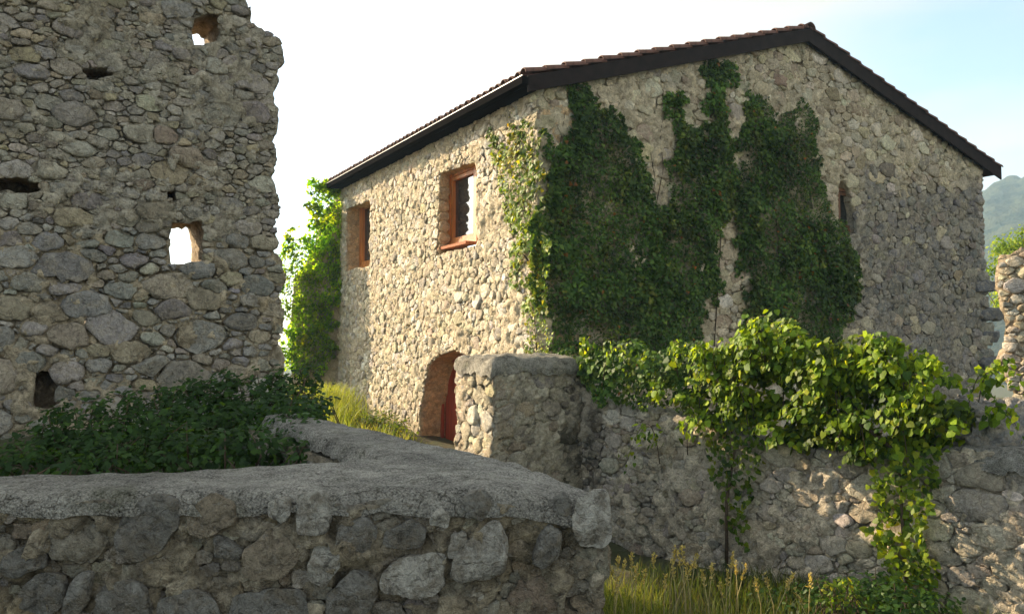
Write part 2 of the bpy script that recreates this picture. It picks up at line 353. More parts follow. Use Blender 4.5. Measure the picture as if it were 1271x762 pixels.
def clip(poly, a, b, c):                       # keep a*x+b*y <= c
    out = []; n = len(poly)
    for i in range(n):
        p = poly[i]; q = poly[(i + 1) % n]; dp = a * p[0] + b * p[1] - c; dq = a * q[0] + b * q[1] - c
        if dp <= 0: out.append(p)
        if (dp < 0) != (dq < 0) and dp != dq:
            t = dp / (dp - dq); out.append((p[0] + t * (q[0] - p[0]), p[1] + t * (q[1] - p[1])))
    return out
def pack(poly, holes, rmax, rmin, aspect, dens, seed, rfn=None, levels=6, keep=0.84, visible=None):
    g = np.random.default_rng(seed); A = np.array([1 / aspect, 1.0]); pl = poly * A; hl = [h * A for h in holes]
    mn = pl.min(0); mx_ = pl.max(0); area = np.prod(mx_ - mn); C = np.zeros((0, 2)); Rr = np.zeros(0)
    for l in range(levels):
        r0 = rmax * (rmin / rmax) ** (l / (levels - 1)); n = int(dens * area / (r0 * r0) * (0.10 + 0.34 * l / levels * 1.6))
        pts = mn + g.random((n, 2)) * (mx_ - mn); ok = inside(pts, pl)
        for h in hl: ok &= ~inside(pts, h)
        pts = pts[ok]; rr = r0 * (0.88 + .24 * g.random(len(pts)))
        if rfn is not None: rr = rr * rfn(pts[:, 0] * aspect, pts[:, 1])
        if len(pts) == 0: continue
        d, _ = nearest(pts, pl)
        for h in hl: d = np.minimum(d, nearest(pts, h)[0])
        ok = d > rr * .55; pts = pts[ok]; rr = rr[ok]
        bufC = np.zeros((len(C) + len(pts), 2)); bufR = np.zeros(len(bufC)); m = len(C); bufC[:m] = C; bufR[:m] = Rr
        for p, r in zip(pts, rr):
            if m:
                dx = bufC[:m, 0] - p[0]; dy = bufC[:m, 1] - p[1]
                if (dx * dx + dy * dy < (keep * (bufR[:m] + r)) ** 2).any(): continue
            bufC[m] = p; bufR[m] = r; m += 1
        C = bufC[:m].copy(); Rr = bufR[:m].copy()
    edges = []
    for q in [pl] + hl:
        for i in range(len(q)): edges.append((q[i - 1], q[i]))
    cells = []
    for k in range(len(C)):
        p = C[k]; r = Rr[k]; d = np.hypot(C[:, 0] - p[0], C[:, 1] - p[1]); nb = np.nonzero(d < 1.5 * r + 1.5 * Rr)[0]
        e = 1.85 * r; nn_ = g.integers(4, 7); t0_ = g.random() * 6.28; cell = [(p[0] + e * (.75 + .4 * g.random()) * math.cos(t), p[1] + e * (.75 + .4 * g.random()) * math.sin(t)) for t in (t0_ + 2 * math.pi * (np.arange(nn_) + .5 * (g.random(nn_) - .5)) / nn_)]; cell = cell if len(cell) > 4 else [(p[0] - e * .95, p[1] - e * .8), (p[0] + e * .9, p[1] - e * .85), (p[0] + e * .95, p[1] + e * .75), (p[0] - e * .8, p[1] + e * .85)]
        for j in nb[np.argsort(d[nb])][1:16]:
            q = C[j]; a = 2 * (q[0] - p[0]); b = 2 * (q[1] - p[1]); c = q @ q - p @ p + r * r - Rr[j] ** 2
            cell = clip(cell, a, b, c)
            if len(cell) < 3: break
        if len(cell) < 3: continue
        for (a_, b_) in edges:
            ab = b_ - a_; L2 = ab @ ab
            if L2 < 1e-9: continue
            t = max(0, min(1, ((p - a_) @ ab) / L2)); q = a_ + t * ab
            if np.hypot(*(p - q)) < e:
                nrm = q - p; nn = np.hypot(*nrm) + 1e-9; nrm /= nn; cell = clip(cell, nrm[0], nrm[1], nrm @ q + 0.012)
                if len(cell) < 3: break
        if len(cell) < 3: continue
        cells.append((np.array(cell) * np.array([aspect, 1.0]), r, p * np.array([aspect, 1.0])))
    return cells
def blob(cell, gap, h, nseg, nring, g, boxy=0.5, jag=0.07, sink=0.5, tilt=0.16, rnd=2, cuts=3, fac=1.0):
    c = cell.mean(0); ang = np.arange(nseg) * 2 * math.pi / nseg + g.random() * .5
    d = np.stack([np.cos(ang), np.sin(ang)], 1); rad = np.full(nseg, 1e9)
    for i in range(len(cell)):
        a = cell[i - 1] - c; b = cell[i] - c; nrm = np.array([(b - a)[1], -(b - a)[0]]); nn = np.hypot(*nrm)
        if nn < 1e-9: continue
        nrm /= nn; k = a @ nrm
        if k < 0: nrm = -nrm; k = -k
        dn = d @ nrm; m = dn > 1e-4; rad[m] = np.minimum(rad[m], k / dn[m])
    for _ in range(rnd): rad = .5 * rad + .25 * (np.roll(rad, 1) + np.roll(rad, -1))
    rad = np.minimum(rad, rad.mean() * 1.55); rad = np.maximum(rad - gap, rad * .55)
    rad = rad * (1 + jag * (g.random(nseg) * 2 - 1) * (12.0 / max(nseg, 12)))
    rm = rad.mean(); rings = []; ta = np.linspace(math.radians(-28), math.radians(72), nring)
    tx, ty = g.normal(0, tilt, 2)
    for t in ta:
        sc = max(math.cos(t), 0) ** boxy; z = math.sin(t) if t < 0 else math.sin(t) ** .8
        zz = z * h if t > 0 else z * sink / math.sin(math.radians(28)) * .1 * 10 * h
        xy = d * (rad * sc)[:, None]
        z_ = np.full(nseg, zz) + (xy[:, 0] * tx + xy[:, 1] * ty) * (0.0 if t < 0 else math.sin(t))
        rings.append(np.column_stack([xy, z_]))
    rings.append(np.array([[0, 0, h]]))
    V = np.concatenate(rings)
    off = g.random(3) * 50
    for _ in range(cuts):
        a_ = g.random() * 6.28; k_ = g.uniform(.15, .75) * h / max(rm, .01); z0 = h * g.uniform(.55, .95)
        V[:, 2] = np.where(V[:, 2] > 0, np.minimum(V[:, 2], np.maximum(z0 - (V[:, 0] * math.cos(a_) + V[:, 1] * math.sin(a_)) * k_, .12 * h)), V[:, 2])
    V = V + fvec(V / max(rm, .02) * 1.1 + off, 3 if nseg > 16 else 2, .55) * rm * (.10 if nseg > 16 else .08)
    if nseg > 11:
        h1, _e = facet(V / max(rm, .02) * 1.25 + off); V = V + (V / (np.linalg.norm(V, axis=1, keepdims=True) + 1e-6)) * (h1 * rm * .17 * fac)[:, None] * [1, 1, .55]
    if nseg > 16:
        h1, _e = facet(V / max(rm, .02) * 3.1 + off); V[:, 2] += h1 * rm * .055 * fac * (V[:, 2] > 0)
    F = []
    for i in range(nring - 1):
        for j in range(nseg):
            k = (j + 1) % nseg; F.append((i * nseg + j, i * nseg + k, (i + 1) * nseg + k, (i + 1) * nseg + j))
    ct = nring * nseg; b = (nring - 1) * nseg
    F += [(b + j, b + (j + 1) % nseg, ct) for j in range(nseg)]
    return c, V, F, rm
def lay(W, cells, parent, mat, colfn, seed, gap=0.008, h=(0.02, 0.06), nseg=10, nring=3, limit=300, budget=None, stuffname='rubble', minpx=8, base=0.0, boxy=.5, hide=None, name='stone', jag=.10, rnd=0, tilt=.2, cuts=3, fac=1.0):
    g = np.random.default_rng(seed); L_ = []
    for cell, r, p in cells:
        h_ = (h[0] + (h[1] - h[0]) * g.random() ** 1.3) * min(1.3, .5 + r / .14)
        c, V, F, rm = blob(cell, gap, h_, nseg, nring, g, boxy=boxy * (0.5 + .6 * g.random()), jag=jag, rnd=rnd, tilt=tilt, cuts=cuts, fac=fac)
        P0 = W.pt(c[0], c[1], base); P = W.d * V[:, :1] + Z3 * V[:, 1:2] + W.n * V[:, 2:3]
        x, y, dd = project(P0 ); size = FOC * rm * 2 / dd if dd > .2 else 0
        vis = -10 < x < PW + 10 and -10 < y < PH + 10 and dd > .2
        if vis and hide is not None and hide(x, y): vis = False
        L_.append((size if vis else 0, P0, P, F, colfn(c[0], c[1], g)))
    L_.sort(key=lambda q: -q[0]); lim = limit
    for size, P0, P, F, c in [q for q in L_[:lim] if q[0] >= minpx]:
        mesh(name, P + P0, F, mat, parent, col=np.array(c), origin=P0)
    rest = [q for k, q in enumerate(L_) if k >= lim or q[0] < minpx]
    if rest:
        V = []; F = []; C_ = []; n = 0
        for size, P0, P, f, c in rest:
            V.append(P + P0); F += [tuple(i + n for i in q) for q in f]; n += len(P); C_.append(np.tile(c, (len(P), 1)))
        mesh(stuffname, np.concatenate(V), F, mat, parent, col=np.concatenate(C_), kind='stuff')
def pal(cols, ws=None):
    cols = [np.array(c) for c in cols]
    def f(g): return cols[g.choice(len(cols), p=ws)] * (0.78 + .44 * g.random()) * np.array([1, 1 + .03 * g.normal(), 1 + .05 * g.normal()])
    return f

# ------------------------------------------------------------------ leaves
LT = {  # half outlines: x, y, z  (unit length leaf, tip along +y)
    'ivy': [(0, 0, 0), (.42, -.05, -.05), (.46, .36, -.10), (.20, .62, -.06), (0, 1, -.14)],
    'heart': [(0, 0, 0), (.34, -.10, -.05), (.47, .28, -.12), (.27, .68, -.12), (0, 1, -.20)],
    'oval': [(0, 0, 0), (.20, .18, -.03), (.27, .45, -.07), (.17, .75, -.07), (0, 1, -.10)],
    'cut': [(0, 0, 0), (.30, .12, -.03), (.16, .40, -.02), (.30, .62, -.10), (0, 1, -.12)]}
def leafarr(P, Nn, size, col, kind='ivy', droop=0.75, tipdir=None, seed=0):
    g = np.random.default_rng(seed); n = len(P); P = np.asarray(P); Nn = Nn / (np.linalg.norm(Nn, axis=1, keepdims=True) + 1e-9)
    t = g.normal(0, .5, (n, 3)); t[:, 2] -= droop
    if tipdir is not None: t = t + tipdir
    t -= (t * Nn).sum(1)[:, None] * Nn; t /= np.linalg.norm(t, axis=1, keepdims=True) + 1e-9
    b = np.cross(t, Nn); T = np.array(LT[kind]); k = len(T)
    full = np.concatenate([T, (T * [-1, 1, 1])[1:-1]])
    V = P[:, None, :] + size[:, None, None] * (full[None, :, 0:1] * b[:, None] + full[None, :, 1:2] * t[:, None] + full[None, :, 2:3] * Nn[:, None])
    right = list(range(k)); left = [0] + list(range(k, 2 * k - 2)) + [k - 1]
    m = len(full); idx = np.arange(n)[:, None] * m
    F = np.concatenate([idx + np.array(right), idx + np.array(left[::-1])])
    return V.reshape(-1, 3), F, np.repeat(col, m, axis=0), m
def leafcol(n, cols, ws, seed=0, var=.3):
    g = np.random.default_rng(seed); c = np.array(cols)[g.choice(len(cols), n, p=ws)]
    return c * (1 - var + 2 * var * g.random((n, 1)))
def leafmesh(name, parent, mat, P, Nn, size, col, kind, seed=0, single=0, **k):
    """foliage: the `single` leaves that show largest are parts of their own, the rest is one mass"""
    if single:
        x, y, d = project(P); facing = np.abs((Nn / np.linalg.norm(Nn, axis=1, keepdims=True) * ((P - EYE) / np.linalg.norm(P - EYE, axis=1, keepdims=True))).sum(1))
        sc = size / d * facing * ((x > 0) & (x < PW) & (y > 0) & (y < PH)); pick = np.argsort(-sc)[:single]
        rest = np.ones(len(P), bool); rest[pick] = False
        V, F, C, m = leafarr(P[pick], Nn[pick], size[pick], col[pick], kind, seed=seed, **({**k, 'tipdir': k['tipdir'][pick]} if k.get('tipdir') is not None else k))
        nl = len(pick)
        for i in range(nl):
            mesh('leaf', V[i * m:(i + 1) * m], [[q - i * m for q in F[i]], [q - i * m for q in F[i + nl]]], mat, parent, col=C[i * m:(i + 1) * m], origin=P[pick[i]])
        if k.get('tipdir') is not None: k = {**k, 'tipdir': k['tipdir'][rest]}
        P, Nn, size, col = P[rest], Nn[rest], size[rest], col[rest]
    V, F, C, m = leafarr(P, Nn, size, col, kind, seed=seed + 1, **k)
    return mesh(name, V, F, mat, parent, col=C, kind='stuff')
def wall_ivy(W, polys, parent, n, size, cols, ws, seed, out=(0.03, .20), lump=2.2, edge=.35, kind='ivy', mat=None, single=0, soft=.5, ndir=None, trn=.42):
    g = np.random.default_rng(seed); A = []
    for poly in polys:
        mn = poly.min(0) - .3; mx_ = poly.max(0) + .3; a = np.prod(mx_ - mn); A.append(a)
    P = []; NN = []
    for poly, a in zip(polys, A):
        mn = poly.min(0) - .3; mx_ = poly.max(0) + .3; m = int(n * a); q = mn + g.random((m, 2)) * (mx_ - mn)
        sd = sdist(q, poly); nn = fbm(np.column_stack([q * 2.6, np.full(m, seed * 3.1)]), 4, .6)
        keep = sd + edge * nn * .6 > 0
        keep &= (fbm(np.column_stack([q * 3.1 + 9, np.full(m, seed * 1.7)]), 3, .6) > -soft - np.clip(sd, 0, 1) * .8)
        q = q[keep]; sd = sd[keep]
        lum = fbm(np.column_stack([q * lump, np.full(len(q), 5.5 + seed)]), 4, .6) * .5 + .5
        o = out[0] + (out[1] - out[0]) * np.clip(lum, 0, 1.2) * np.clip(.25 + sd * 2.0, .25, 1) * (g.random(len(q)) ** .35)
        p = W.pt(q[:, 0], q[:, 1], o); nr = (W.n if ndir is None else np.array(ndir)) * 1.0 + np.array([0, 0, .35]) + g.normal(0, trn, (len(q), 3)); P.append(p); NN.append(nr)
    P = np.concatenate(P); NN = np.concatenate(NN); k = len(P); big = .75 + .35 * fbm(P * 1.6 + seed, 3)
    lc = leafcol(k, cols, ws, seed) * (1 + .5 * fbm(P * 1.9 + 5 + seed, 4, .6))[:, None] * np.where(fbm(P * 3.3 + 40, 3)[:, None] > .62, [1.35, 1.05, 1.0], [1, 1, 1])
    return leafmesh('foliage', parent, mat or M['ivy'], P, NN, size * big * (.6 + .95 * g.random(k)), lc, kind, seed=seed, single=single)

# ================================================================== THE PLACE
# ------------------------------------------------------------------ ground
GP = [(0, 0, 0), (-4, 0, 0), (4, 0, -.2), (0, -8, 0), (-9, 3, .1), (0, 2.4, 0), (-3, 2.3, 0), (.8, 3, -.5), (0, 4.6, -.9), (1, 6, -1.0), (1.5, 8, -1.05), (4, 7, -1.0), (4, 4, -.8), (8, 5, -.8),
      (8, 9, -.8), (2, 10, -1.0), (0, 9.5, -.85), (-1.2, 8, -.2), (-2.3, 8, .5), (-3, 7, .6), (-5, 6, .6), (-2, 10.5, .35), (-2.9, 12.5, .3), (-4.2, 16, .25), (-6, 20, .35), (-2.6, 15, -.05), (-1.6, 14.6, -.45),
      (-.3, 12, -.9), (-10, 14, .6), (-12, 25, .8), (6, 14, -.7), (12, 15, -.5), (14, 24, -.2), (0, 34, .5), (-3.9, 18.0, .05), (-6, -20, 0), (30, 0, -2), (-30, 0, 1.5), (0, 60, -1), (40, 40, -4), (-40, 40, 1)]
GA = np.array(GP, float)
def gz(x, y):
    x = np.asarray(x, float); y = np.asarray(y, float); w_ = 0; r = 0
    for a, b, c in GA:
        k = 1 / ((x - a) ** 2 + (y - b) ** 2 + .05) ** 1.7; w_ = w_ + k; r = r + k * c
    return r / w_
def axis(a, b, st, far):
    m = np.arange(a, b + st / 2, st); l = [m[0]]; q = st
    while l[-1] > -far: q *= 1.35; l.append(l[-1] - q)
    h = [m[-1]]; q = st
    while h[-1] < far: q *= 1.35; h.append(h[-1] + q)
    return np.array(l[1:][::-1] + m.tolist() + h[1:])
ax = axis(-9, 9, .12, 400); ay = axis(-3, 22, .12, 400); X, Y = np.meshgrid(ax, ay, indexing='ij')
Zg = gz(X, Y); fade = np.clip((np.hypot(X, Y) - 40) / 60, 0, 1); Zg = Zg * (1 - fade) - 6 * fade
Zg = Zg + .04 * fbm(np.stack([X * 2.2, Y * 2.2, X * 0], -1), 4) * (1 - fade)
nx_, ny_ = X.shape; I = np.arange(nx_ * ny_).reshape(nx_, ny_)
tag(mesh('ground', np.stack([X, Y, Zg], -1).reshape(-1, 3), np.stack([I[:-1, :-1], I[1:, :-1], I[1:, 1:], I[:-1, 1:]], -1).reshape(-1, 4), M['soil']), kind='structure')

# ------------------------------------------------------------------ house walls
C0 = np.array([.406, 12.5]); U = np.array([.8592, .5117, 0]); VV = np.array([-.5117, .8592, 0])
LEN = 10.0; FE = C0 + LEN * VV[:2]
WL = Wall(FE, (.5117, -.8592)); WG = Wall(C0, (.8592, .5117)); GW = 12.45
OV = .15; EAVE = .27
zL = WG.px(656, 94, OV)[1]; (uA, zA) = WG.px(1004, 36, OV); (uR, zR) = WG.px(1243, 210, OV)
slL = (zA - zL) / (uA + EAVE); slR = (zA - zR) / (uR - uA)
def roofz(u): return zL + (u + EAVE) * slL if u < uA else zA - (u - uA) * slR
house = thing('stone_house', (C0[0], C0[1], -1.0), 'two storey rubble stone house with tiled gable roof and ivy on its walls', 'house')

creamf = pal([(.58, .51, .38), (.50, .43, .31), (.66, .61, .50), (.42, .375, .30), (.55, .45, .31), (.50, .47, .41)], [.3, .22, .18, .1, .1, .1])
greyf = pal([(.27, .25, .22), (.20, .19, .175), (.36, .315, .25), (.25, .215, .17)], [.35, .25, .22, .18])
tanf = pal([(.60, .51, .35), (.52, .43, .295), (.68, .61, .46), (.42, .33, .22), (.46, .41, .31)], [.32, .25, .15, .12, .16])
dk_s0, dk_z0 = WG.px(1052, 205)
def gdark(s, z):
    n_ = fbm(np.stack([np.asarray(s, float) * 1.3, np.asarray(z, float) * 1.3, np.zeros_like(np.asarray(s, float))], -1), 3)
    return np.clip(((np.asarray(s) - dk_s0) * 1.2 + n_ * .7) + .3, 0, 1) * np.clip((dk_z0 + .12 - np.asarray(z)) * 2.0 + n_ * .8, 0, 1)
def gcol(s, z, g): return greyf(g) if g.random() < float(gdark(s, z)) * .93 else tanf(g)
def lcol(s, z, g): return creamf(g)
def core_l(s, z, P):
    out = (P - WL.O) @ WL.n; c = np.tile([.50, .42, .295], (len(s), 1)); c[out < -.07] = [.58, .40, .22]  # recessed faces more orange: warm bounced light put into the colour
    return c
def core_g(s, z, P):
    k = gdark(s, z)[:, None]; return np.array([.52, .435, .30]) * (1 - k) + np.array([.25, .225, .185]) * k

win_hole = WL.poly([(546, 215), (591, 200), (592, 305), (541, 318)])
win2_hole = WL.poly([(430, 259), (459, 248), (459, 331), (430, 337)])
dpx = [(519, 545), (521, 515), (527, 473), (532, 454), (545, 440), (562, 434), (577, 439), (587, 452), (590, 480), (590, 545)]
door_hole = WL.poly(dpx); dz0 = -.85; door_hole[0][1] = dz0; door_hole[-1][1] = dz0; door_hole[0][0] = WL.px(519, 540)[0]
lp = np.array([(0.0, -.9), (LEN, -.95), (LEN, zL - .08), (0, zL - .08)])
gp = np.array([(0, -.95), (GW, -1.2), (GW, roofz(GW) - .2), (uA, zA - .2), (0, roofz(0) - .2)])
niche = WG.poly([(1040, 228), (1047, 221), (1055, 238), (1060, 262), (1061, 291), (1040, 292)])
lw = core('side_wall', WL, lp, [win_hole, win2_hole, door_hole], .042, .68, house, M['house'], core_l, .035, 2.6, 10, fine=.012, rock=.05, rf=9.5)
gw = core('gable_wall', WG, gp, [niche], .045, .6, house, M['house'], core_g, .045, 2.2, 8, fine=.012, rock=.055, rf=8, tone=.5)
cl = pack(lp, [win_hole, win2_hole, door_hole], .125, .038, 1.4, 1.0, 5, keep=.64)
lay(WL, cl, lw, M['house'], lcol, 6, .002, (.014, .055), 12, 4, 150, tilt=.38, jag=.16, base=-.010, hide=lambda x, y: x > 600 and y > 440)
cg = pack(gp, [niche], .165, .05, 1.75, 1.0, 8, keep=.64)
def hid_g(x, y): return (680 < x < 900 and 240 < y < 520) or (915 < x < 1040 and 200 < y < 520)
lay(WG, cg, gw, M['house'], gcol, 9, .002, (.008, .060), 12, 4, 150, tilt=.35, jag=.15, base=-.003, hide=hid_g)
# quoins and toothing stones left standing out of the gable's far edge
MBq = []; g = np.random.default_rng(41)
for zz in np.arange(-.9, zR - .5, .30):
    hgt = .12 + .03 * g.random(); wd = .22 + .12 * g.random(); jut = .02
    if 0.3 < zz < 3.3: jut = .06 + .14 * g.random()
    if 1.2 < zz < 2.6: jut = .14 + .22 * g.random()
    MBq.append((np.array([(GW - wd, zz - hgt), (GW + jut, zz - hgt), (GW + jut, zz + hgt * .8), (GW - wd, zz + hgt * .8)]), .15, None))
lay(WG, MBq, gw, M['house'], lambda s, z, g: greyf(g) * (1.0 if z < 3.4 else 1.5), 43, .0, (.06, .12), 12, 4, 60, boxy=.4, base=-.03)
MBq = []
for zz in np.arange(-.7, zL - .3, .31):
    wd = .20 + .2 * g.random(); MBq.append((np.array([(-.035, zz - .13), (wd, zz - .13), (wd, zz + .12), (-.035, zz + .12)]), .15, None))
lay(WG, MBq, gw, M['house'], lambda s, z, g: tanf(g), 44, .008, (.05, .075), 12, 4, 60, boxy=.35, base=-.02)
for q in ([(1204, 384), (1247, 382), (1249, 392), (1240, 399), (1206, 397)], [(1212, 413), (1246, 411), (1246, 424), (1214, 426)], [(1211, 444), (1243, 441), (1246, 455), (1236, 461), (1212, 459)], [(1200, 350), (1240, 349), (1244, 362), (1202, 364)]):
    c_ = WG.poly(q); lay(WG, [(c_, .2, None)], gw, M['tower'], lambda s, z, g: np.array([.15, .15, .155]), int(q[0][1]), 0, (.14, .18), 16, 5, 5, boxy=.35)
a, b = WG.px(968, 102); st_ = [(np.array([(a - .2, b - .1), (a + .2, b - .1), (a + .2, b + .12), (a - .2, b + .12)]), .2, None)]
lay(WG, st_, gw, M['house'], lambda s, z, g: np.array([.33, .22, .16]), 45, 0, (.07, .08), 12, 4, 5, boxy=.35)
# dressed tan blocks of the reveals, warm bounced light put into their colour
def reveal(W, s0, z0, z1, depth, parent, seed, rows, cols=1, hgt=.03):
    p = W.pt(s0, 0); Wr = Wall((p[0], p[1]), (.8592, .5117)); g = np.random.default_rng(seed); cells = []; zz = z0
    while zz < z1 - .05:
        hh = min(rows * (.75 + .5 * g.random()), z1 - zz); x = 0.0
        while x < depth - .04:
            ww = depth if cols == 1 else min(depth - x, .22 + .2 * g.random()); cells.append((np.array([(x - .02, zz), (x + ww, zz), (x + ww, zz + hh), (x - .02, zz + hh)]), .1, None)); x += ww
        zz += hh
    lay(Wr, cells, parent, M['house'], lambda s, z, g: np.array([.60, .43, .25]) * (.85 + .3 * g.random()), seed, .006, (hgt, hgt * 1.3), 12, 3, 60, boxy=.22, name='reveal_block', minpx=5, rnd=1)
reveal(WL, float(door_hole[0][0]), dz0, float(door_hole[2][1]) - .05, .58, lw, 51, .30, 2)
reveal(WL, float(win_hole[0][0]) - .0, float(win_hole[3][1]), float(win_hole[0][1]), .20, lw, 52, .22)
reveal(WL, float(win2_hole[0][0]), float(win2_hole[3][1]), float(win2_hole[0][1]), .32, lw, 53, .25)

# ------------------------------------------------------------------ windows and door
def window(W, s0, s1, z0, z1, out, mat, parent, name, label, fw=.095):
    f = MB(); O = W.O; a = lambda x, y, z: f.box(O, W.d, W.n, Z3, x, y, z)
    y = (out - .10, out + .02)
    a((s0, s0 + fw), y, (z0, z1)); a((s1 - fw, s1), y, (z0, z1)); a((s0 + fw, s1 - fw), y, (z0, z0 + fw)); a((s0 + fw, s1 - fw), y, (z1 - fw, z1))
    win = f.build(name, mat, parent, label=label)
    c = MB(); q = fw + .006; cw = .07; y2 = (out - .08, out - .004)
    b_ = lambda x, z: c.box(O, W.d, W.n, Z3, x, y2, z)
    b_((s0 + q, s0 + q + cw), (z0 + q, z1 - q)); b_((s1 - q - cw, s1 - q), (z0 + q, z1 - q)); b_((s0 + q + cw, s1 - q - cw), (z0 + q, z0 + q + cw)); b_((s0 + q + cw, s1 - q - cw), (z1 - q - cw, z1 - q))
    bd = c.build('casement', mat, win)
    g_ = MB(); g_.box(O, W.d, W.n, Z3, (s0 + q + cw - .005, s1 - q - cw + .005), (out - .075, out - .067), (z0 + q + cw - .005, z1 - q - cw + .005)); g_.build('pane', M['glass'], win)
    return win
s0, zt = WL.px(557, 216, -.24); _, zb = WL.px(557, 308, -.24); s1 = WL.px(592, 300, -.24)[0] + .02
w1 = window(WL, s0, s1, zb, zt, -.24, M['timber'], house, 'window', 'orange brown timber window with glass reflecting the tower')
sb = MB()
for k in range(3):
    x0 = s0 - .02 + k * (s1 - s0 + .02) / 3; sb.box(WL.O, WL.d, WL.n, Z3, (x0 + .004, x0 + (s1 - s0 + .02) / 3 - .004), (-.23, -.01 + .006 * k), (zb - .055, zb - .003)); sb.build('sill_brick', M['brick'], w1); sb = MB()
s0, zt = WL.px(447, 253, -.33); _, zb = WL.px(447, 334, -.33); s1 = WL.px(462, 300, -.33)[0] + .3
window(WL, s0, s1, zb, zt, -.33, M['timber'], house, 'window', 'orange brown timber window deep in its reveal at the far end')
s0, zt = WG.px(1046, 236, -.28); s1, zb = WG.px(1060, 291, -.28)
window(WG, s0 - .42, s1 - .10, zb, zt - .02, -.13, plain('old_timber', (.20, .09, .04), .6, .3, 9, .002), house, 'window', 'narrow arched window half hidden by ivy', .06)
# arched door: planks follow the arch
D0 = -.56; dl = door_hole[:, 0].min() + .03; dr = door_hole[:, 0].max() + .02; ztop = door_hole[:, 1].max() - .03; spr = float(door_hole[2][1]) - .12
door = MB(); hw = (dr - dl) / 2; cx_ = (dl + dr) / 2
def archz(s): return spr + (ztop - spr) * math.sqrt(max(0, 1 - ((s - cx_) / hw) ** 2))
n = 18; fo = []; fi = []
for k in range(n + 1):
    t = math.pi * k / n; fo.append((cx_ - hw * math.cos(t), spr + (ztop - spr) * math.sin(t))); fi.append((cx_ - (hw - .09) * math.cos(t), spr + (ztop - spr - .09) * math.sin(t)))
fo = [(dl, dz0)] + fo + [(dr, dz0)]; fi = [(dl + .09, dz0)] + fi + [(dr - .09, dz0)]
for k in range(len(fo) - 1):
    q = [fo[k], fi[k], fi[k + 1], fo[k + 1]]
    door.hexa([WL.pt(a, b, D0 + .03) for a, b in q] + [WL.pt(a, b, D0 + .09) for a, b in q])
dobj = door.build('door', M['door'], house, label='dark red arched timber door set deep in the wall')
npl = 8; pw = (2 * hw - .18) / npl
for k in range(npl):
    a0 = dl + .09 + k * pw + .004; a1 = a0 + pw - .008; p = MB(); zt0 = archz(a0) - .05; zt1 = archz(a1) - .05; q = [(a0, dz0 + .02), (a1, dz0 + .02), (a1, zt1), (a0, zt0)]
    p.hexa([WL.pt(a, b, D0 - .03) for a, b in q] + [WL.pt(a, b, D0 + .015) for a, b in q]); p.build('plank', M['door'], dobj)

# ------------------------------------------------------------------ roof
RL = LEN + .15
def rp(u, v, dz=0.0): return np.array([C0[0], C0[1], 0]) + U * u + VV * v + Z3 * (roofz(u) + dz)
roof = MB()
roof.hexa([rp(-EAVE + .02, -OV + .04, -.13), rp(uA, -OV + .04, -.13), rp(uA, RL, -.13), rp(-EAVE + .02, RL, -.13), rp(-EAVE + .02, -OV + .04, -.02), rp(uA, -OV + .04, -.02), rp(uA, RL, -.02), rp(-EAVE + .02, RL, -.02)])
e1 = uR - .02
roof.hexa([rp(uA + .001, -OV + .04, -.13), rp(e1, -OV + .04, -.13), rp(e1, RL, -.13), rp(uA + .001, RL, -.13), rp(uA + .001, -OV + .04, -.02), rp(e1, -OV + .04, -.02), rp(e1, RL, -.02), rp(uA + .001, RL, -.02)])
rf = roof.build('roof', M['board'], house)
vb = MB()
for (ua, ub) in ((-EAVE, uA), (uA, uR)):
    m_ = .004 if ua < uA else -.004
    vb = MB(); a_ = ua; b_ = ub
    up_ = 0.0 if ua < uA else .075
    P8 = [rp(a_, -OV, -.25), rp(b_, -OV, -.25), rp(b_, -OV + .035, -.25), rp(a_, -OV + .035, -.25), rp(a_, -OV, up_), rp(b_, -OV, up_), rp(b_, -OV + .035, up_), rp(a_, -OV + .035, up_)]
    vb.hexa(P8); vb.build('verge_board', M['board'], rf)
# gutter along the side wall: a square dark trough with a pale lip
gu = MB(); E0 = np.array([C0[0], C0[1], 0]) + U * (-EAVE)
zz = zL - .02
gu.box(E0 + Z3 * zz, VV, U, Z3, (-OV, RL), (-.11, -.098), (-.12, 0)); gu.box(E0 + Z3 * zz, VV, U, Z3, (-OV, RL), (-.098, .0), (-.12, -.108))
gu.box(E0 + Z3 * zz, VV, U, Z3, (-OV, RL), (.002, .03), (-.13, -.01)); gu.box(E0 + Z3 * zz, VV, U, Z3, (-OV - .003, -OV + .01), (-.113, .0), (-.122, -.001))
gu.box(E0 + Z3 * zz, VV, U, Z3, (-OV, RL), (.03, EAVE + .02), (-.125, -.11))
gt = gu.build('gutter', M['gutter'], rf)
li = MB(); li.box(E0 + Z3 * zz, VV, U, Z3, (-OV - .004, RL + .004), (-.115, -.097), (-.001, .010)); li.build('gutter_lip', plain('pale_metal', (.62, .58, .52), .35, .1, 8, .0005, .5), gt)
def tile(ua, v, dirn, L_=.44, r0=.098, r1=.078, k=7):
    """barrel tile, lower end at ua, rising along dirn"""
    vv = []; ff = []
    for th in (0.0, -.016):
        for j, (uu, rr, lift) in enumerate(((ua, r0, .055), (ua + dirn * L_ / 2, (r0 + r1) / 2, .04), (ua + dirn * L_, r1, .022))):
            for i in range(k):
                a = math.pi * i / (k - 1); vv.append(rp(uu, v + (rr + th) * math.cos(a), lift + .012 + (rr + th) * math.sin(a) * .95 - .02))
    n3 = 3 * k
    for j in range(2):
        for i in range(k - 1):
            a = j * k + i; ff.append([a, a + 1, a + 1 + k, a + k]); ff.append([n3 + a, n3 + a + k, n3 + a + 1 + k, n3 + a + 1])
    for i in range(k - 1): ff.append([i, n3 + i, n3 + i + 1, i + 1])
    return np.array(vv), ff
sp = .212; nv = int((RL + OV) / sp); pitch = .375; g = np.random.default_rng(77)
rest = MB()
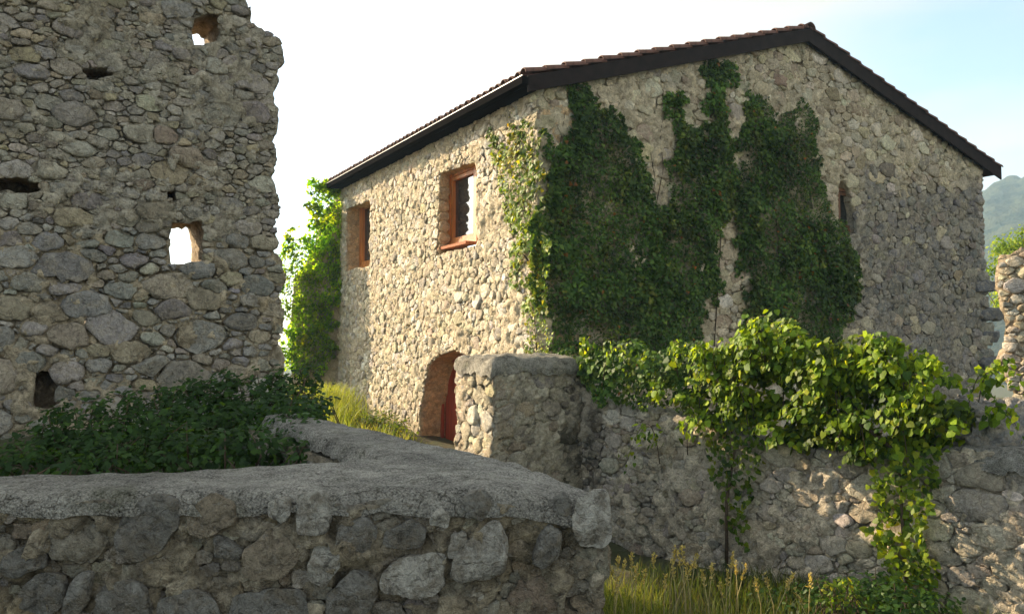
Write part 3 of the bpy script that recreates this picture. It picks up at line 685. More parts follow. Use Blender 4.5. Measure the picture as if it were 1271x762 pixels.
for side, nr in ((1, int((uA + EAVE) / pitch)), (-1, int((uR - uA) / pitch))):
    for r_ in range(nr + 1):
        for c_ in range(nv + 1):
            v_ = -OV + .06 + c_ * sp + g.normal(0, .008)
            ua = (-EAVE - .055 + r_ * pitch) if side > 0 else (uR + .05 - r_ * pitch)
            if (side > 0 and ua > uA - .1) or (side < 0 and ua < uA + .1): continue
            Lq = min(.44, abs(uA - ua)); tv, tf = tile(ua + g.normal(0, .012), v_, side, Lq, k=6)
            tv = tv + Z3 * g.normal(0, .004)
            if (side > 0 and r_ == 0) or c_ == 0: mesh('tile', tv, tf, M['tile'], rf, origin=tv.mean(0))
            else: rest.add(tv, tf)
o = rest.build('tiles_beyond', M['tile'], rf, smooth=True); o['kind'] = 'stuff'
pn = MB(); 
for c_ in range(nv + 1):   # pans between the covers, seen at the eave
    v_ = -OV + .06 + (c_ + .5) * sp
    pn.hexa([rp(-EAVE - .04, v_ - .05, -.012), rp(uA - .05, v_ - .05, -.012), rp(uA - .05, v_ + .05, -.012), rp(-EAVE - .04, v_ + .05, -.012), rp(-EAVE - .04, v_ - .06, .008), rp(uA - .05, v_ - .06, .008), rp(uA - .05, v_ + .06, .008), rp(-EAVE - .04, v_ + .06, .008)])
o = pn.build('pan_tiles', M['tile'], rf); o['kind'] = 'stuff'
for c_ in range(int((RL + OV) / .4)):
    v0 = -OV - .06 + c_ * .4; vv = []
    for th in (0, -.02):
        for j, (v_, rr) in enumerate(((v0, .135), (v0 + .44, .115))):
            for i in range(8):
                a = math.pi * i / 7; b0 = np.array([C0[0], C0[1], 0]) + U * (uA + (rr + th) * math.cos(a)) + VV * v_ + Z3 * (zA - .02 + (rr + th) * math.sin(a)); vv.append(b0)
    ff = []
    for i in range(7): ff += [[i, i + 1, i + 9, i + 8], [16 + i, 24 + i, 25 + i, 17 + i], [i, 16 + i, 17 + i, i + 1]]
    mesh('ridge_tile', vv, ff, M['tile'], rf, origin=vv[0])

# ------------------------------------------------------------------ ruined tower wall
T0 = at(345, 430, 9.8); WT = Wall((T0[0], T0[1]), (.8592, .5117))
tr = WT.poly([(296, -20), (305, 5), (312, 28), (330, 38), (345, 46), (350, 62), (348, 80), (338, 92), (340, 108), (334, 120), (343, 135), (340, 160), (336, 172), (341, 188), (339, 205), (335, 222), (343, 240), (348, 262), (341, 280), (346, 296), (340, 312), (349, 330), (351, 352), (344, 372), (352, 392), (351, 410), (343, 428), (349, 450), (345, 480), (349, 520), (349, 580)])
tt = [(-.9, 6.2), (-1.6, 6.5), (-1.9, 7.4), (-3.2, 7.9), (-4.6, 8.3), (-6.2, 7.6), (-8.4, 8.2), (-11.5, 7.2), (-11.5, .1), (0.0, .1)]  # unseen top and left run, drawn out so the wall shades the foreground
tp = np.array([tuple(q) for q in tr[::-1]] + tt)       # clockwise or not does not matter
hA = WT.poly([(211, 273), (248, 271), (253, 285), (252, 322), (236, 326), (207, 329), (207, 300)])
hB = WT.poly([(236, 22), (256, 14), (271, 22), (270, 56), (238, 60)])
cavs = [WT.poly(p) for p in ([(-4, 222), (20, 220), (48, 228), (50, 240), (34, 243), (8, 238), (-4, 238)], [(36, 464), (60, 460), (72, 480), (64, 508), (38, 505)], [(206, 234), (219, 234), (219, 246), (206, 246)], [(98, 86), (132, 84), (140, 96), (112, 100)])]
tower = thing('ruined_tower_wall', (T0[0], T0[1], .1), 'tall ruined grey stone wall with a ragged edge and small square holes', 'ruined wall')
tower_f = pal([(.37, .35, .31), (.30, .29, .27), (.45, .425, .37), (.36, .315, .245), (.42, .36, .26)], [.32, .22, .18, .16, .12])
def core_t(s, z, P):
    n_ = fbm(P * .9, 3)[:, None]; c = np.array([.38, .34, .265]) + n_ * np.array([.04, .045, .05]); out = (P - WT.O) @ WT.n
    c = np.where((np.asarray(z) < 2.9)[:, None], c * [1.08, 1.0, .88], c); c[out < -.1] = [.38, .29, .19]; return c
tw = core('mortar', WT, tp, [hA, hB] + cavs, .032, .9, tower, M['tower'], core_t, .045, 1.6, 10, fine=.016, rock=.06, rf=7.5, tone=.45)
for i, cv in enumerate(cavs):
    cpoly = cv.mean(0) + (cv - cv.mean(0)) * 1.5
    core('cavity_back', Wall(tuple((WT.O - WT.n * (.28 if i else .4))[:2]), WT.d[:2]), cpoly, [], .05, .05, tw, M['tower'], lambda s, z, P: np.tile([.12, .095, .065], (len(s), 1)), .06, 4, 1)
zone = np.array([q for q in tp if q[0] > -4.5 and q[1] > 0]); sp_ = np.array([tuple(q) for q in tr[::-1]] + [(-.9, 6.2), (-5.2, 6.2), (-5.2, .3), (0., .3)])
def t_r(s, z): return np.where(z < 2.9, 1.0, .72)
ct = pack(sp_, [hA, hB] + cavs, .185, .04, 1.65, 1.0, 21, rfn=t_r, keep=.66)
low = [c for c in ct if c[0][:, 1].mean() < 2.95]; upp = [c for c in ct if c[0][:, 1].mean() >= 2.95]
lay(WT, low, tw, M['tower'], lambda s, z, g: tower_f(g), 22, .010, (.035, .10), 16, 5, 190, jag=.12, rnd=0, hide=lambda x, y: y > 560, tilt=.25)
lay(WT, upp, tw, M['tower'], lambda s, z, g: tower_f(g) * [1.03, 1.0, .94], 23, .006, (.015, .065), 14, 4, 110, base=0.0, jag=.14, tilt=.3)

# ------------------------------------------------------------------ coping caps
def coping(name, poly, ztop, rad, parent, res=.03, skirt=.06, amp=.012, colr=(.31, .30, .275), zf=None, mat=None):
    mn = poly.min(0); mx_ = poly.max(0); gx = np.arange(mn[0] - res, mx_[0] + res * 2, res); gy = np.arange(mn[1] - res, mx_[1] + res * 2, res)
    Xc, Yc = np.meshgrid((gx[:-1] + gx[1:]) / 2, (gy[:-1] + gy[1:]) / 2, indexing='ij'); K = inside(np.stack([Xc, Yc], -1), poly)
    Kp = np.pad(K, 1); cnt = Kp[:-1, :-1].astype(int) + Kp[1:, :-1] + Kp[:-1, 1:] + Kp[1:, 1:]; used = cnt > 0; bnd = used & (cnt < 4)
    V = np.stack(np.meshgrid(gx, gy, indexing='ij'), -1); B = V[bnd]; d, q = nearest(B, poly); V[bnd] = q
    idx = -np.ones(used.shape, int); idx[used] = np.arange(used.sum()); P2 = V[used]; d, _ = nearest(P2, poly); d[bnd[used]] = 0
    dd = np.clip(d, 0, rad); drop = rad - np.sqrt(np.maximum(rad ** 2 - (rad - dd) ** 2, 0))
    zt = (zf(P2[:, 0], P2[:, 1]) if zf is not None else ztop) - drop
    P = np.column_stack([P2, zt]); ii, jj = np.nonzero(K); F = [np.stack([idx[ii, jj], idx[ii + 1, jj], idx[ii + 1, jj + 1], idx[ii, jj + 1]], 1)]
    bi = -np.ones(used.shape, int); bi[bnd] = np.arange(bnd.sum()); E = []
    for i, j in zip(ii, jj):
        a = i + 1; b = j + 1
        if not Kp[a, b - 1]: E.append((bi[i, j], bi[i + 1, j]))
        if not Kp[a + 1, b]: E.append((bi[i + 1, j], bi[i + 1, j + 1]))
        if not Kp[a, b + 1]: E.append((bi[i + 1, j + 1], bi[i, j + 1]))
        if not Kp[a - 1, b]: E.append((bi[i, j + 1], bi[i, j]))
    E = np.array(E); cur = idx[bnd]; n = len(P); PB = P[cur]; nb = len(PB); parts = [P]
    dl_ = skirt * np.maximum(.08, .5 + 1.7 * (fbm(np.column_stack([PB[:, :2] * 4.5, PB[:, 2]]), 4, .7) * .5 + .5))
    ctr = P2.mean(0)
    for k in (1, 2, 3):
        Q = PB.copy(); Q[:, 2] -= dl_ * k / 3; Q[:, :2] += 0; parts.append(Q); nxt = n + np.arange(nb); n += nb
        F.append(np.stack([cur[E[:, 0]], nxt[E[:, 0]], nxt[E[:, 1]], cur[E[:, 1]]], 1)); cur = nxt
    P = np.concatenate(parts); P = P + amp * fvec(P * 4.5, 5, .6) * [1, 1, 1.0]
    c = np.tile(np.array(colr), (len(P), 1)) * (1 + .25 * fbm(P * 2.2, 4)[:, None])
    return mesh(name, P, np.concatenate(F), mat or M['cement'], parent, col=c)

# ------------------------------------------------------------------ near wall, a V of low walls round a planting bed
ZT = 1.150
fo_ = np.array([(-5.2, 2.55), (-3.2, 2.65), (-2.0, 2.71), (-.8, 2.775), (.13, 2.82), (.27, 2.83), (.345, 2.90), (.34, 3.02), (.24, 3.22), (-.14, 3.78), (-1.52, 5.95), (-1.62, 6.0), (-1.82, 5.86), (-.62, 3.62), (-.82, 3.49), (-2.0, 3.17), (-3.2, 3.02), (-5.2, 2.9)])
nearw = thing('low_stone_wall', (-.5, 3.0, 0), 'low stone wall in the foreground with a rounded speckled cement top', 'stone wall')
WN = Wall((-5.2, 2.56), (5.47, .285)); NL = float(np.hypot(5.47, .285))
topn = ZT - .040
npoly = np.array([(0, -.1), (NL + .05, -.1), (NL + .055, .55), (NL + .05, .85), (NL + .06, topn - .06), (NL - .4, topn), (0, topn)])
manual = [[(386, 610), (404, 607), (411, 640), (408, 664), (371, 663), (370, 640), (372, 612)], [(382, 700), (396, 668), (420, 674), (424, 700), (404, 728), (384, 722)], [(300, 716), (302, 680), (335, 655), (362, 668), (377, 688), (352, 715), (322, 722)],
          [(470, 735), (472, 706), (500, 688), (552, 682), (553, 728), (530, 740), (510, 738)], [(560, 718), (560, 690), (590, 665), (620, 638), (628, 665), (628, 708), (600, 720)], [(709, 640), (716, 618), (744, 606), (755, 608), (757, 672), (745, 681), (714, 676)],
          [(110, 768), (128, 728), (160, 720), (182, 730), (192, 775), (150, 790)], [(20, 735), (50, 710), (85, 712), (84, 745), (62, 764), (26, 758)], [(92, 715), (116, 702), (112, 745), (90, 775), (78, 760)], [(333, 622), (350, 616), (362, 618), (362, 640), (350, 650), (334, 640)],
          [(265, 660), (290, 672), (304, 684), (295, 696), (268, 690)], [(150, 640), (190, 612), (220, 618), (225, 650), (200, 690), (160, 700), (140, 672)], [(228, 640), (262, 612), (292, 620), (296, 648), (262, 668), (232, 664)], [(553, 690), (560, 662), (578, 658), (582, 675), (565, 692)],
          [(534, 640), (548, 628), (560, 640), (555, 655), (532, 650)], [(686, 616), (700, 608), (710, 622), (705, 642), (686, 636)], [(666, 668), (680, 648), (698, 660), (694, 690), (672, 706), (660, 695)], [(405, 740), (440, 705), (468, 712), (470, 750), (440, 775), (405, 770)],
          [(196, 748), (230, 730), (268, 738), (280, 780), (235, 800), (196, 790)], [(284, 740), (330, 728), (378, 735), (385, 778), (330, 800), (290, 790)], [(575, 612), (600, 606), (612, 625), (600, 648), (580, 640)], [(2, 690), (30, 676), (60, 688), (58, 704), (20, 716), (0, 712)],
          [(478, 660), (512, 644), (530, 655), (526, 676), (490, 682), (474, 676)], [(420, 650), (452, 640), (470, 658), (462, 684), (430, 690), (418, 674)]]
mcells = []; mholes = []
for q in manual:
    c_ = WN.poly(q); mcells.append((c_, .08, c_.mean(0))); mholes.append(c_)
near_f = pal([(.37, .335, .27), (.27, .245, .20), (.46, .42, .34), (.33, .265, .185), (.23, .215, .185)], [.28, .25, .15, .17, .15])
def core_n(s, z, P):
    n_ = fbm(P * 5, 4, .6); k = np.clip((np.asarray(z) - (topn - .012) + n_ * .035) / .02, 0, 1)[:, None]; m2 = fbm(P * 2.3 + 7, 3)[:, None]
    return (np.array([.31, .265, .19]) + m2 * .08) * (1 - k) + np.array([.28, .27, .25]) * k
nw = core('mortar', WN, npoly, [], .014, .3, nearw, M['near'], core_n, .016, 4.5, 5, fine=.008, rock=.030, rf=11.0, tone=.7)
cn = pack(npoly, mholes, .085, .018, 1.35, .5, 31, keep=.84, rfn=lambda s, z: np.where(z > .5, 1.0, 1.6))
cn = [c for c in cn if c[0][:, 1].max() < topn - .01 or c[1] < .04]
bright = {0, 1, 3, 4, 5, 9, 13, 14}
cols_m = [np.array([.50, .475, .42]) if i in bright else np.array([.34, .285, .21]) if i in (2, 12) else np.array([.25, .24, .215]) for i in range(len(manual))]
for i, mc in enumerate(mcells):
    lay(WN, [mc], nw, M['near'], lambda s, z, g, i=i: cols_m[i] * (.9 + .2 * g.random()), 300 + i, .001, (.022, .036), 44, 14, 10, boxy=.24, jag=.05, rnd=1, tilt=.16, cuts=4, fac=.35, base=.012 if i in bright else .003)
lay(WN, cn, nw, M['near'], lambda s, z, g: near_f(g), 33, .003, (.008, .034), 24, 8, 240, boxy=.38, jag=.16, tilt=.3, base=-.017, hide=None, minpx=9)
coping('coping', fo_, ZT, .060, nearw, .025, .012, .014, (.40, .38, .335), zf=lambda x, y: ZT - .055 * np.clip((x + .12) / .42, 0, 1) ** 1.6 * np.clip((3.7 - y) / .6, 0, 1))
WR_ = Wall((.325, 2.88), (-1.86, 3.2)); core('side_masonry', WR_, np.array([(.14, -1.2), (3.7, -1.2), (3.7, 1.04), (.14, 1.04)]), [], .06, .3, nearw, M['near'], core_n, .03, 4, 3)
lay(WR_, pack(np.array([(0, -1.1), (3.7, -1.1), (3.7, 1.0), (0, 1.0)]), [], .13, .05, 1.3, .8, 35, keep=.85), nearw, M['near'], lambda s, z, g: near_f(g), 36, .006, (.02, .05), 9, 3, 0, stuffname='side_rubble')
WI_ = Wall((-1.9, 5.84), (1.30, -2.24)); core('inner_masonry', WI_, np.array([(0, .3), (2.6, .3), (2.6, 1.05), (0, 1.05)]), [], .05, .2, nearw, M['near'], core_n, .03, 4, 3)
lay(WI_, pack(np.array([(0, .5), (2.5, .5), (2.5, 1.0), (0, 1.0)]), [], .11, .04, 1.3, .9, 37, keep=.85), nearw, M['near'], lambda s, z, g: near_f(g), 38, .006, (.015, .035), 12, 4, 0, stuffname='inner_rubble')
# bed of earth between the low walls and the ruin
bp_ = np.array([(-9, 2.8), (-3.2, 2.95), (-2.0, 3.1), (-.7, 3.5), (-1.85, 5.8), (-1.9, 7.2), (-2.6, 10), (-9.5, 6.2)])
coping('planting_bed', bp_, .86, .25, None, .08, .9, .05, (.07, .055, .035), zf=lambda x, y: .86 - .16 * np.clip((y - 5.5) / 3, 0, 1), mat=M['soil'])['kind'] = 'structure'

# ------------------------------------------------------------------ boundary wall and its pier
WB = Wall((1.0, 10.95), (4.4, -4.2))
bt = WB.poly([(722, 480), (735, 500), (770, 502), (800, 512), (850, 518), (880, 530), (940, 548), (1000, 556), (1060, 562), (1120, 566), (1180, 562), (1230, 566), (1275, 572)])
bt = np.array([tuple(q) for q in bt]); zend = bt[-1][1]; send = bt[-1][0]
bpoly = np.array([(-.15, -1.3), (send + 2.0, -1.3), (send + 2.0, zend - .05)] + [tuple(q) for q in bt[::-1]] + [(-.15, bt[0][1])])
bwall = thing('boundary_wall', (1.0, 10.95, -1.0), 'rough stone boundary wall with a vine spilling over it below the house gable', 'stone wall')
bfun = pal([(.51, .455, .365), (.43, .375, .29), (.60, .54, .43), (.47, .38, .265), (.37, .335, .28)], [.3, .25, .15, .15, .15])
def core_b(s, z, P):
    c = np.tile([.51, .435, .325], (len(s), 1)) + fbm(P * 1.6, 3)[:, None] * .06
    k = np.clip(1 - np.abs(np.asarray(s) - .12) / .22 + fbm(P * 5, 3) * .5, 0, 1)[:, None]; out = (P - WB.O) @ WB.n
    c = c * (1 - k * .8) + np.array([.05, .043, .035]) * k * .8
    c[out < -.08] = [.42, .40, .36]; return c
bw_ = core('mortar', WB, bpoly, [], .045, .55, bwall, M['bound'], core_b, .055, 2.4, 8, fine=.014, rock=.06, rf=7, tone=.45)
cb = pack(bpoly, [], .13, .035, 1.55, .9, 61, rfn=lambda s, z: .74 + .11 * np.clip(s, 0, 4.5), keep=.64)
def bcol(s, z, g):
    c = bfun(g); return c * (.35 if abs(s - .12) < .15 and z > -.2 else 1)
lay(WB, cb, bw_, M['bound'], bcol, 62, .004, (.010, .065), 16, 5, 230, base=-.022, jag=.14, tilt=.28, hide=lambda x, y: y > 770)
pier = thing('stone_pier', (-.24, 10.3, -.9), 'squat stone pier with a rounded cement top beside the arched door', 'pier')
WF = Wall((-.24, 10.3), (.8592, .5117)); WFL = Wall((-.24 - .5117 * 1.05, 10.3 + .8592 * 1.05), (.5117, -.8592)); ZP = 1.50
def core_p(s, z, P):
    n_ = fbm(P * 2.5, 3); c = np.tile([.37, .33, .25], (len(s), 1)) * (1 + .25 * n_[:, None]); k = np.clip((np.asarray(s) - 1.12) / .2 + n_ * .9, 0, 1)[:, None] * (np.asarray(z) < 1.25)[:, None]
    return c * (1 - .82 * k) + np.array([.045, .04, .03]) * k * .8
def core_pl(s, z, P): return np.tile([.42, .34, .24], (len(s), 1))
pf = np.array([(0, -1.2), (1.46, -1.2), (1.46, ZP - .1), (0, ZP - .1)]); pl_ = np.array([(0, -1.2), (1.05, -1.2), (1.05, ZP - .1), (0, ZP - .1)])
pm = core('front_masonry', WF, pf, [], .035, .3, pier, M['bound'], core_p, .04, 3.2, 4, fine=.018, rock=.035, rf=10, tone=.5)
pml = core('side_masonry', WFL, pl_, [], .035, .3, pier, M['house'], core_pl, .04, 3.2, 4, fine=.016)
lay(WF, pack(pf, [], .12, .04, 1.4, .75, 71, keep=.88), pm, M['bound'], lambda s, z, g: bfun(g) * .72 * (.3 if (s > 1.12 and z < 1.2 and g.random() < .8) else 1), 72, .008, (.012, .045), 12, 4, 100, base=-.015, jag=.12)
lay(WFL, pack(pl_, [], .13, .05, 1.4, .9, 73, keep=.82), pml, M['house'], lambda s, z, g: creamf(g) * .85, 74, .003, (.02, .05), 12, 4, 80, base=-.012, jag=.16, tilt=.35)
def XY(W, s, o): p = W.pt(s, 0, o); return (p[0], p[1])
coping('coping', np.array([XY(WF, -.03, .025), XY(WF, .7, .04), XY(WF, 1.40, .03), XY(WF, 1.5, -.1), XY(WF, 1.5, -.95), XY(WF, 1.38, -1.1), XY(WF, .6, -1.13), XY(WF, -.02, -1.08), XY(WF, -.05, -.9), XY(WF, -.06, -.1)]), ZP + .02, .15, pier, .035, .05, .03, (.37, .345, .29))
# rounded cement top at the wall's right end
a1 = WB.px(1165, 562)[0]; zc = zend
coping('coping', np.array([XY(WB, a1, -.05), XY(WB, a1 + .3, .03), XY(WB, send + .5, .05), XY(WB, send + 2.1, .04), XY(WB, send + 2.1, -.6), XY(WB, a1 + .4, -.58), XY(WB, a1 - .05, -.4)]), zc + .08, .13, bwall, .035, .07, .025, (.42, .40, .36))

# ------------------------------------------------------------------ sunlit wall fragment and boulders at the right
q0 = at(1246, 430, 8.9); WQ = Wall((q0[0], q0[1]), (.78, -.62)); far_w = thing('ruined_wall', (q0[0], q0[1], -.8), 'sunlit ruined stone wall at the right edge beyond the house', 'ruined wall')
qp = np.array([WQ.px(*p) for p in [(1243, 318), (1252, 322), (1275, 312), (1300, 318), (1360, 300)]]); qe = qp[-1]
qpoly = np.array([(0.05, -.9), (qe[0], -.9)] + [tuple(q) for q in qp[::-1]] + [(-.03, 2.3), (.05, 1.9), (-.03, 1.5), (.06, 1.1)])
cq = core('mortar', WQ, qpoly, [], .05, .5, far_w, M['house'], lambda s, z, P: np.tile([.38, .30, .21], (len(s), 1)), .06, 3, 5, fine=.018)
lay(WQ, pack(qpoly, [], .085, .03, 1.6, 1.0, 81, keep=.66), cq, M['house'], lambda s, z, g: creamf(g) * .9, 82, .005, (.02, .075), 12, 4, 200, tilt=.3)
def boulder(px, py, Y, r, sc, label, seed):
    g = np.random.default_rng(seed); nu, nv_ = 72, 44; vv = []
    c = at(px, py, Y)
    for j in range(nv_ + 1):
        for i in range(nu):
            a = 2 * math.pi * i / nu; b = math.pi * j / nv_; p = np.array([math.sin(b) * math.cos(a), math.sin(b) * math.sin(a), math.cos(b)])
            p = np.sign(p) * np.abs(p) ** .8; vv.append(p)
    vv = np.array(vv); vv = vv * (1 + .22 * fbm(vv * 1.3 + seed, 4, .6)[:, None]) + .05 * fvec(vv * 4 + seed, 3); vv = vv + vv * .13 * rocky(vv, 2.2)[:, None]; P = c + vv * r * np.array(sc); bc = np.array([.235, .23, .225]) * (1 + .3 * facet(vv * 2.2 + 3)[0])[:, None]
    F = [[j * nu + i, (j + 1) * nu + i, (j + 1) * nu + (i + 1) % nu, j * nu + (i + 1) % nu] for j in range(nv_) for i in range(nu)]
    o = mesh('boulder', P, F, M['bound'], None, col=bc, origin=c - Z3 * r * sc[2]); tag(o, label, 'boulder', 'boulders behind the boundary wall')
boulder(1240, 545, 8.15, .42, (1.25, .7, .8), 'grey boulder sloping down behind the right end of the wall top', 3)
boulder(1215, 520, 8.55, .26, (1.0, .8, .8), 'smaller grey boulder half under vine leaves', 5)
boulder(1268, 525, 8.3, .25, (1.0, .8, .9), 'grey boulder at the right picture edge under the sunlit wall', 9)

# ------------------------------------------------------------------ ivy and other plants
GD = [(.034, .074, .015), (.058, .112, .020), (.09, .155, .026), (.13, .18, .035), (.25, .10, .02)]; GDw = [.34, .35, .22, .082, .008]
GY = [(.11, .18, .016), (.18, .23, .018), (.06, .12, .014), (.26, .26, .022)]; GYw = [.35, .3, .25, .1]
def stems(parent, W, paths, rad=.012, mat=None):
    for p in paths:
        m = MB(); pts = [WP for WP in (W.pt(*W.px(*q), .03) for q in p)]; m.tube(pts, np.linspace(rad, rad * .5, len(pts)), 5); m.build('stem', mat or M['stem'], parent, smooth=True)
ivyL = [(672, 175), (690, 165), (703, 150), (710, 112), (726, 112), (737, 132), (765, 150), (783, 175), (798, 205), (812, 243), (824, 240), (831, 185), (837, 112), (846, 112), (850, 150), (862, 165), (880, 150), (876, 88), (890, 78), (908, 84), (898, 112), (906, 150), (905, 210), (908, 260), (896, 300), (882, 350), (880, 380), (868, 405), (862, 460), (800, 470), (730, 460), (690, 440), (676, 400), (668, 330), (668, 250)]
ivyR = [(916, 215), (912, 180), (925, 150), (935, 125), (950, 118), (960, 138), (990, 136), (1012, 148), (1012, 200), (1022, 235), (1030, 262), (1042, 275), (1056, 300), (1061, 330), (1056, 380), (1045, 425), (985, 460), (925, 460), (922, 385), (916, 300), (912, 250)]
iv = thing('climbing_ivy', WG.pt(1.6, -.8), 'large dark green ivy covering the left half of the gable up to the verge', 'ivy', 'ivy climbing the house')
wall_ivy(WG, [WG.poly(ivyL)], iv, 1500, .066, GD, GDw, 3, (.02, .30), 3.2, .42, soft=.60, trn=.55)
stems(iv, WG, [[(885, 430), (893, 300), (890, 180), (885, 95)], [(760, 450), (745, 300), (722, 180), (716, 120)], [(840, 440), (850, 300), (842, 180), (840, 118)]])
stems(iv, WG, [[(790, 330), (803, 270), (812, 225), (806, 190)], [(700, 230), (694, 180), (700, 140)], [(745, 200), (752, 160), (748, 128)], [(812, 260), (822, 210), (818, 165), (826, 130)]], .008)
iv = thing('climbing_ivy', WG.pt(5.2, -.8), 'dark green ivy right of the bare strip on the gable beside the narrow window', 'ivy', 'ivy climbing the house')
wall_ivy(WG, [WG.poly(ivyR)], iv, 1500, .066, GD, GDw, 4, (.02, .30), 3.2, .42, soft=.60, trn=.55)
stems(iv, WG, [[(960, 440), (965, 300), (950, 180), (945, 130)], [(1030, 430), (1020, 330), (1000, 220), (998, 150)]])
iv = thing('climbing_ivy', WL.pt(9.5, -.8), 'sunlit yellow green ivy running up the house corner left of the gable', 'ivy', 'ivy climbing the house')
ivC = [(612, 172), (622, 180), (640, 153), (655, 150), (668, 163), (673, 200), (673, 300), (674, 400), (677, 440), (662, 436), (655, 385), (645, 345), (640, 300), (632, 275), (622, 240), (614, 200)]
wall_ivy(WL, [WL.poly(ivC)], iv, 560, .068, GY, GYw, 5, (.02, .14), 2.6, .55, soft=.28)
stems(iv, WL, [[(668, 435), (662, 330), (650, 240), (640, 165)], [(662, 330), (640, 300), (625, 230), (618, 180)]])
# ivy over a stub of wall at the far left corner
q1 = at(338, 430, 20.3); WS = Wall((q1[0], q1[1]), (.98, .2)); stub = thing('wall_stub', (q1[0], q1[1], .2), 'ruined wall stub under ivy at the far corner of the house', 'ruined wall')
spoly = np.array([WS.px(*p) for p in [(360, 480), (362, 345), (385, 320), (402, 260), (424, 250), (424, 480)]]); sc_ = core('mortar', WS, spoly, [], .12, .5, stub, M['house'], lambda s, z, P: np.tile([.33, .28, .2], (len(s), 1)), .06, 2, 3)
iv = thing('climbing_ivy', WS.pt(.8, .3), 'bright green ivy heaped over the far left corner of the house', 'ivy', 'ivy climbing the house')
ivF = [(342, 345), (345, 310), (360, 298), (378, 300), (380, 262), (376, 245), (392, 226), (422, 230), (427, 270), (424, 300), (430, 330), (430, 355), (420, 390), (416, 430), (398, 462), (372, 462), (344, 440), (350, 400)]
wall_ivy(WS, [WS.poly(ivF)], iv, 1000, .09, [(.12, .22, .014), (.19, .29, .02), (.06, .14, .012)], [.45, .3, .25], 6, (.05, .5), 1.5, .5, ndir=(-.75, .1, .25), trn=.6, mat=M['leaf_lit'])
# left face of that heap, towards the sun
WS2 = Wall(tuple((WS.pt(.25, 0) + np.array([-.3, .9, 0]))[:2]), (.35, -.94))
# ------------------------------------------------------------------ big vine on the boundary wall
vine = thing('grape_vine', WB.pt(3.2, -.9), 'big leafy yellow green vine spilling over the boundary wall', 'vine')
VG = [(.13, .20, .012), (.20, .27, .015), (.07, .13, .012), (.29, .32, .02), (.035, .075, .010)]; VW = [.36, .2, .27, .05, .12]
g = np.random.default_rng(91); P = []; NN = []; SZ = []; TD = []; LC = []; CB = []
vp = np.array([(716, 452), (735, 425), (760, 422), (800, 430), (850, 428), (872, 448), (905, 432), (935, 410), (960, 400), (985, 415), (1010, 432), (1030, 432), (1060, 428), (1085, 424), (1115, 428), (1135, 452), (1160, 470), (1175, 500), (1190, 515), (1195, 535), (1165, 556), (1130, 566), (1050, 566), (960, 552), (905, 535), (850, 510), (790, 495), (745, 488), (722, 475)], float)
sa = np.array([(880, 515), (950, 520), (950, 570), (925, 600), (928, 650), (936, 682), (918, 668), (898, 612), (884, 565)], float)
sb_ = np.array([(1072, 545), (1165, 550), (1168, 600), (1152, 650), (1168, 700), (1150, 775), (1118, 775), (1105, 690), (1085, 620), (1090, 590)], float)
nc = 0
while nc < 290:
    x, y = g.uniform(700, 1240), g.uniform(395, 570)
    if not inside(np.array([[x, y]]), vp)[0]: continue
    nc += 1
    s_, z_ = WB.px(x, y); dep = g.uniform(-.6, .24) * (1.0 if y < 500 else .8) - (.3 if x < 850 else 0); c = WB.pt(s_, z_, dep + .05); r = g.uniform(.10, .20); m = int(34 + 26 * g.random()); LC.append(np.full(m, 0 if x > 855 else 1))  # leaves at the left end darkened: the house's shade put into their colour
    d = g.normal(0, 1, (m, 3)); d /= np.linalg.norm(d, axis=1, keepdims=True); d[:, 2] = np.abs(d[:, 2]) * .9 - .25
    P.append(c + d * r * np.array([1.15, 1, .9])); NN.append(d * .6 + WB.n * .35 + np.array(SUN) * .45 + Z3 * .25 + g.normal(0, .3, (m, 3))); CB.append(np.full(m, g.uniform(.55, 1.45))); SZ.append((.072 if x > 850 else .058) * (.6 + .7 * g.random(m))); TD.append(np.zeros((m, 3)))
for poly_, mm, oo in ((sa, 300, .10), (sb_, 780, .20)):
    q = np.column_stack([g.uniform(poly_[:, 0].min() - 8, poly_[:, 0].max() + 8, mm * 3), g.uniform(poly_[:, 1].min(), poly_[:, 1].max(), mm * 3)])
    k = sdist(q, poly_) + 9 * fbm(np.column_stack([q * .035, q[:, 0] * 0]), 4, .6) > 0; q = q[k][:mm]; sz = np.array([WB.px(*t) for t in q])
    o_ = .03 + oo * np.clip(.5 + .6 * fbm(np.column_stack([sz * 3.0, sz[:, 0] * 0 + 3]), 3), 0, 1.2)
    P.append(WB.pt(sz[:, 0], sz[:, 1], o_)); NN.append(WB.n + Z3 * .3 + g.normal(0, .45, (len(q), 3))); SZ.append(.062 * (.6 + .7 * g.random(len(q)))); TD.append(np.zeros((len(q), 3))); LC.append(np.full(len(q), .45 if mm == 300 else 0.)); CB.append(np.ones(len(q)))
sh0 = [((738, 470), (730, 418), (744, 440)), ((760, 470), (778, 425), (800, 448)), ((800, 480), (806, 436), (818, 462)), ((848, 470), (846, 418), (862, 440)), ((905, 470), (912, 418), (925, 445)), ((925, 450), (948, 384), (968, 430)), ((935, 440), (960, 382), (990, 432)), ((1000, 470), (1030, 418), (1048, 460)),
      ((1030, 470), (1040, 420), (1020, 465)), ((1085, 470), (1098, 410), (1118, 440)), ((1100, 460), (1108, 408), (1090, 445)), ((1150, 490), (1162, 438), (1170, 462)), ((1190, 520), (1215, 452), (1240, 480)), ((1120, 520), (1140, 482), (1136, 530)), ((820, 500), (838, 470), (815, 505)), ((890, 520), (870, 490), (880, 540)),
      ((1210, 500), (1232, 440), (1262, 470)), ((1215, 520), (1240, 500), (1262, 535)), ((975, 480), (985, 430), (1003, 470)), ((1060, 480), (1066, 430), (1050, 470))]
sh = list(sh0)
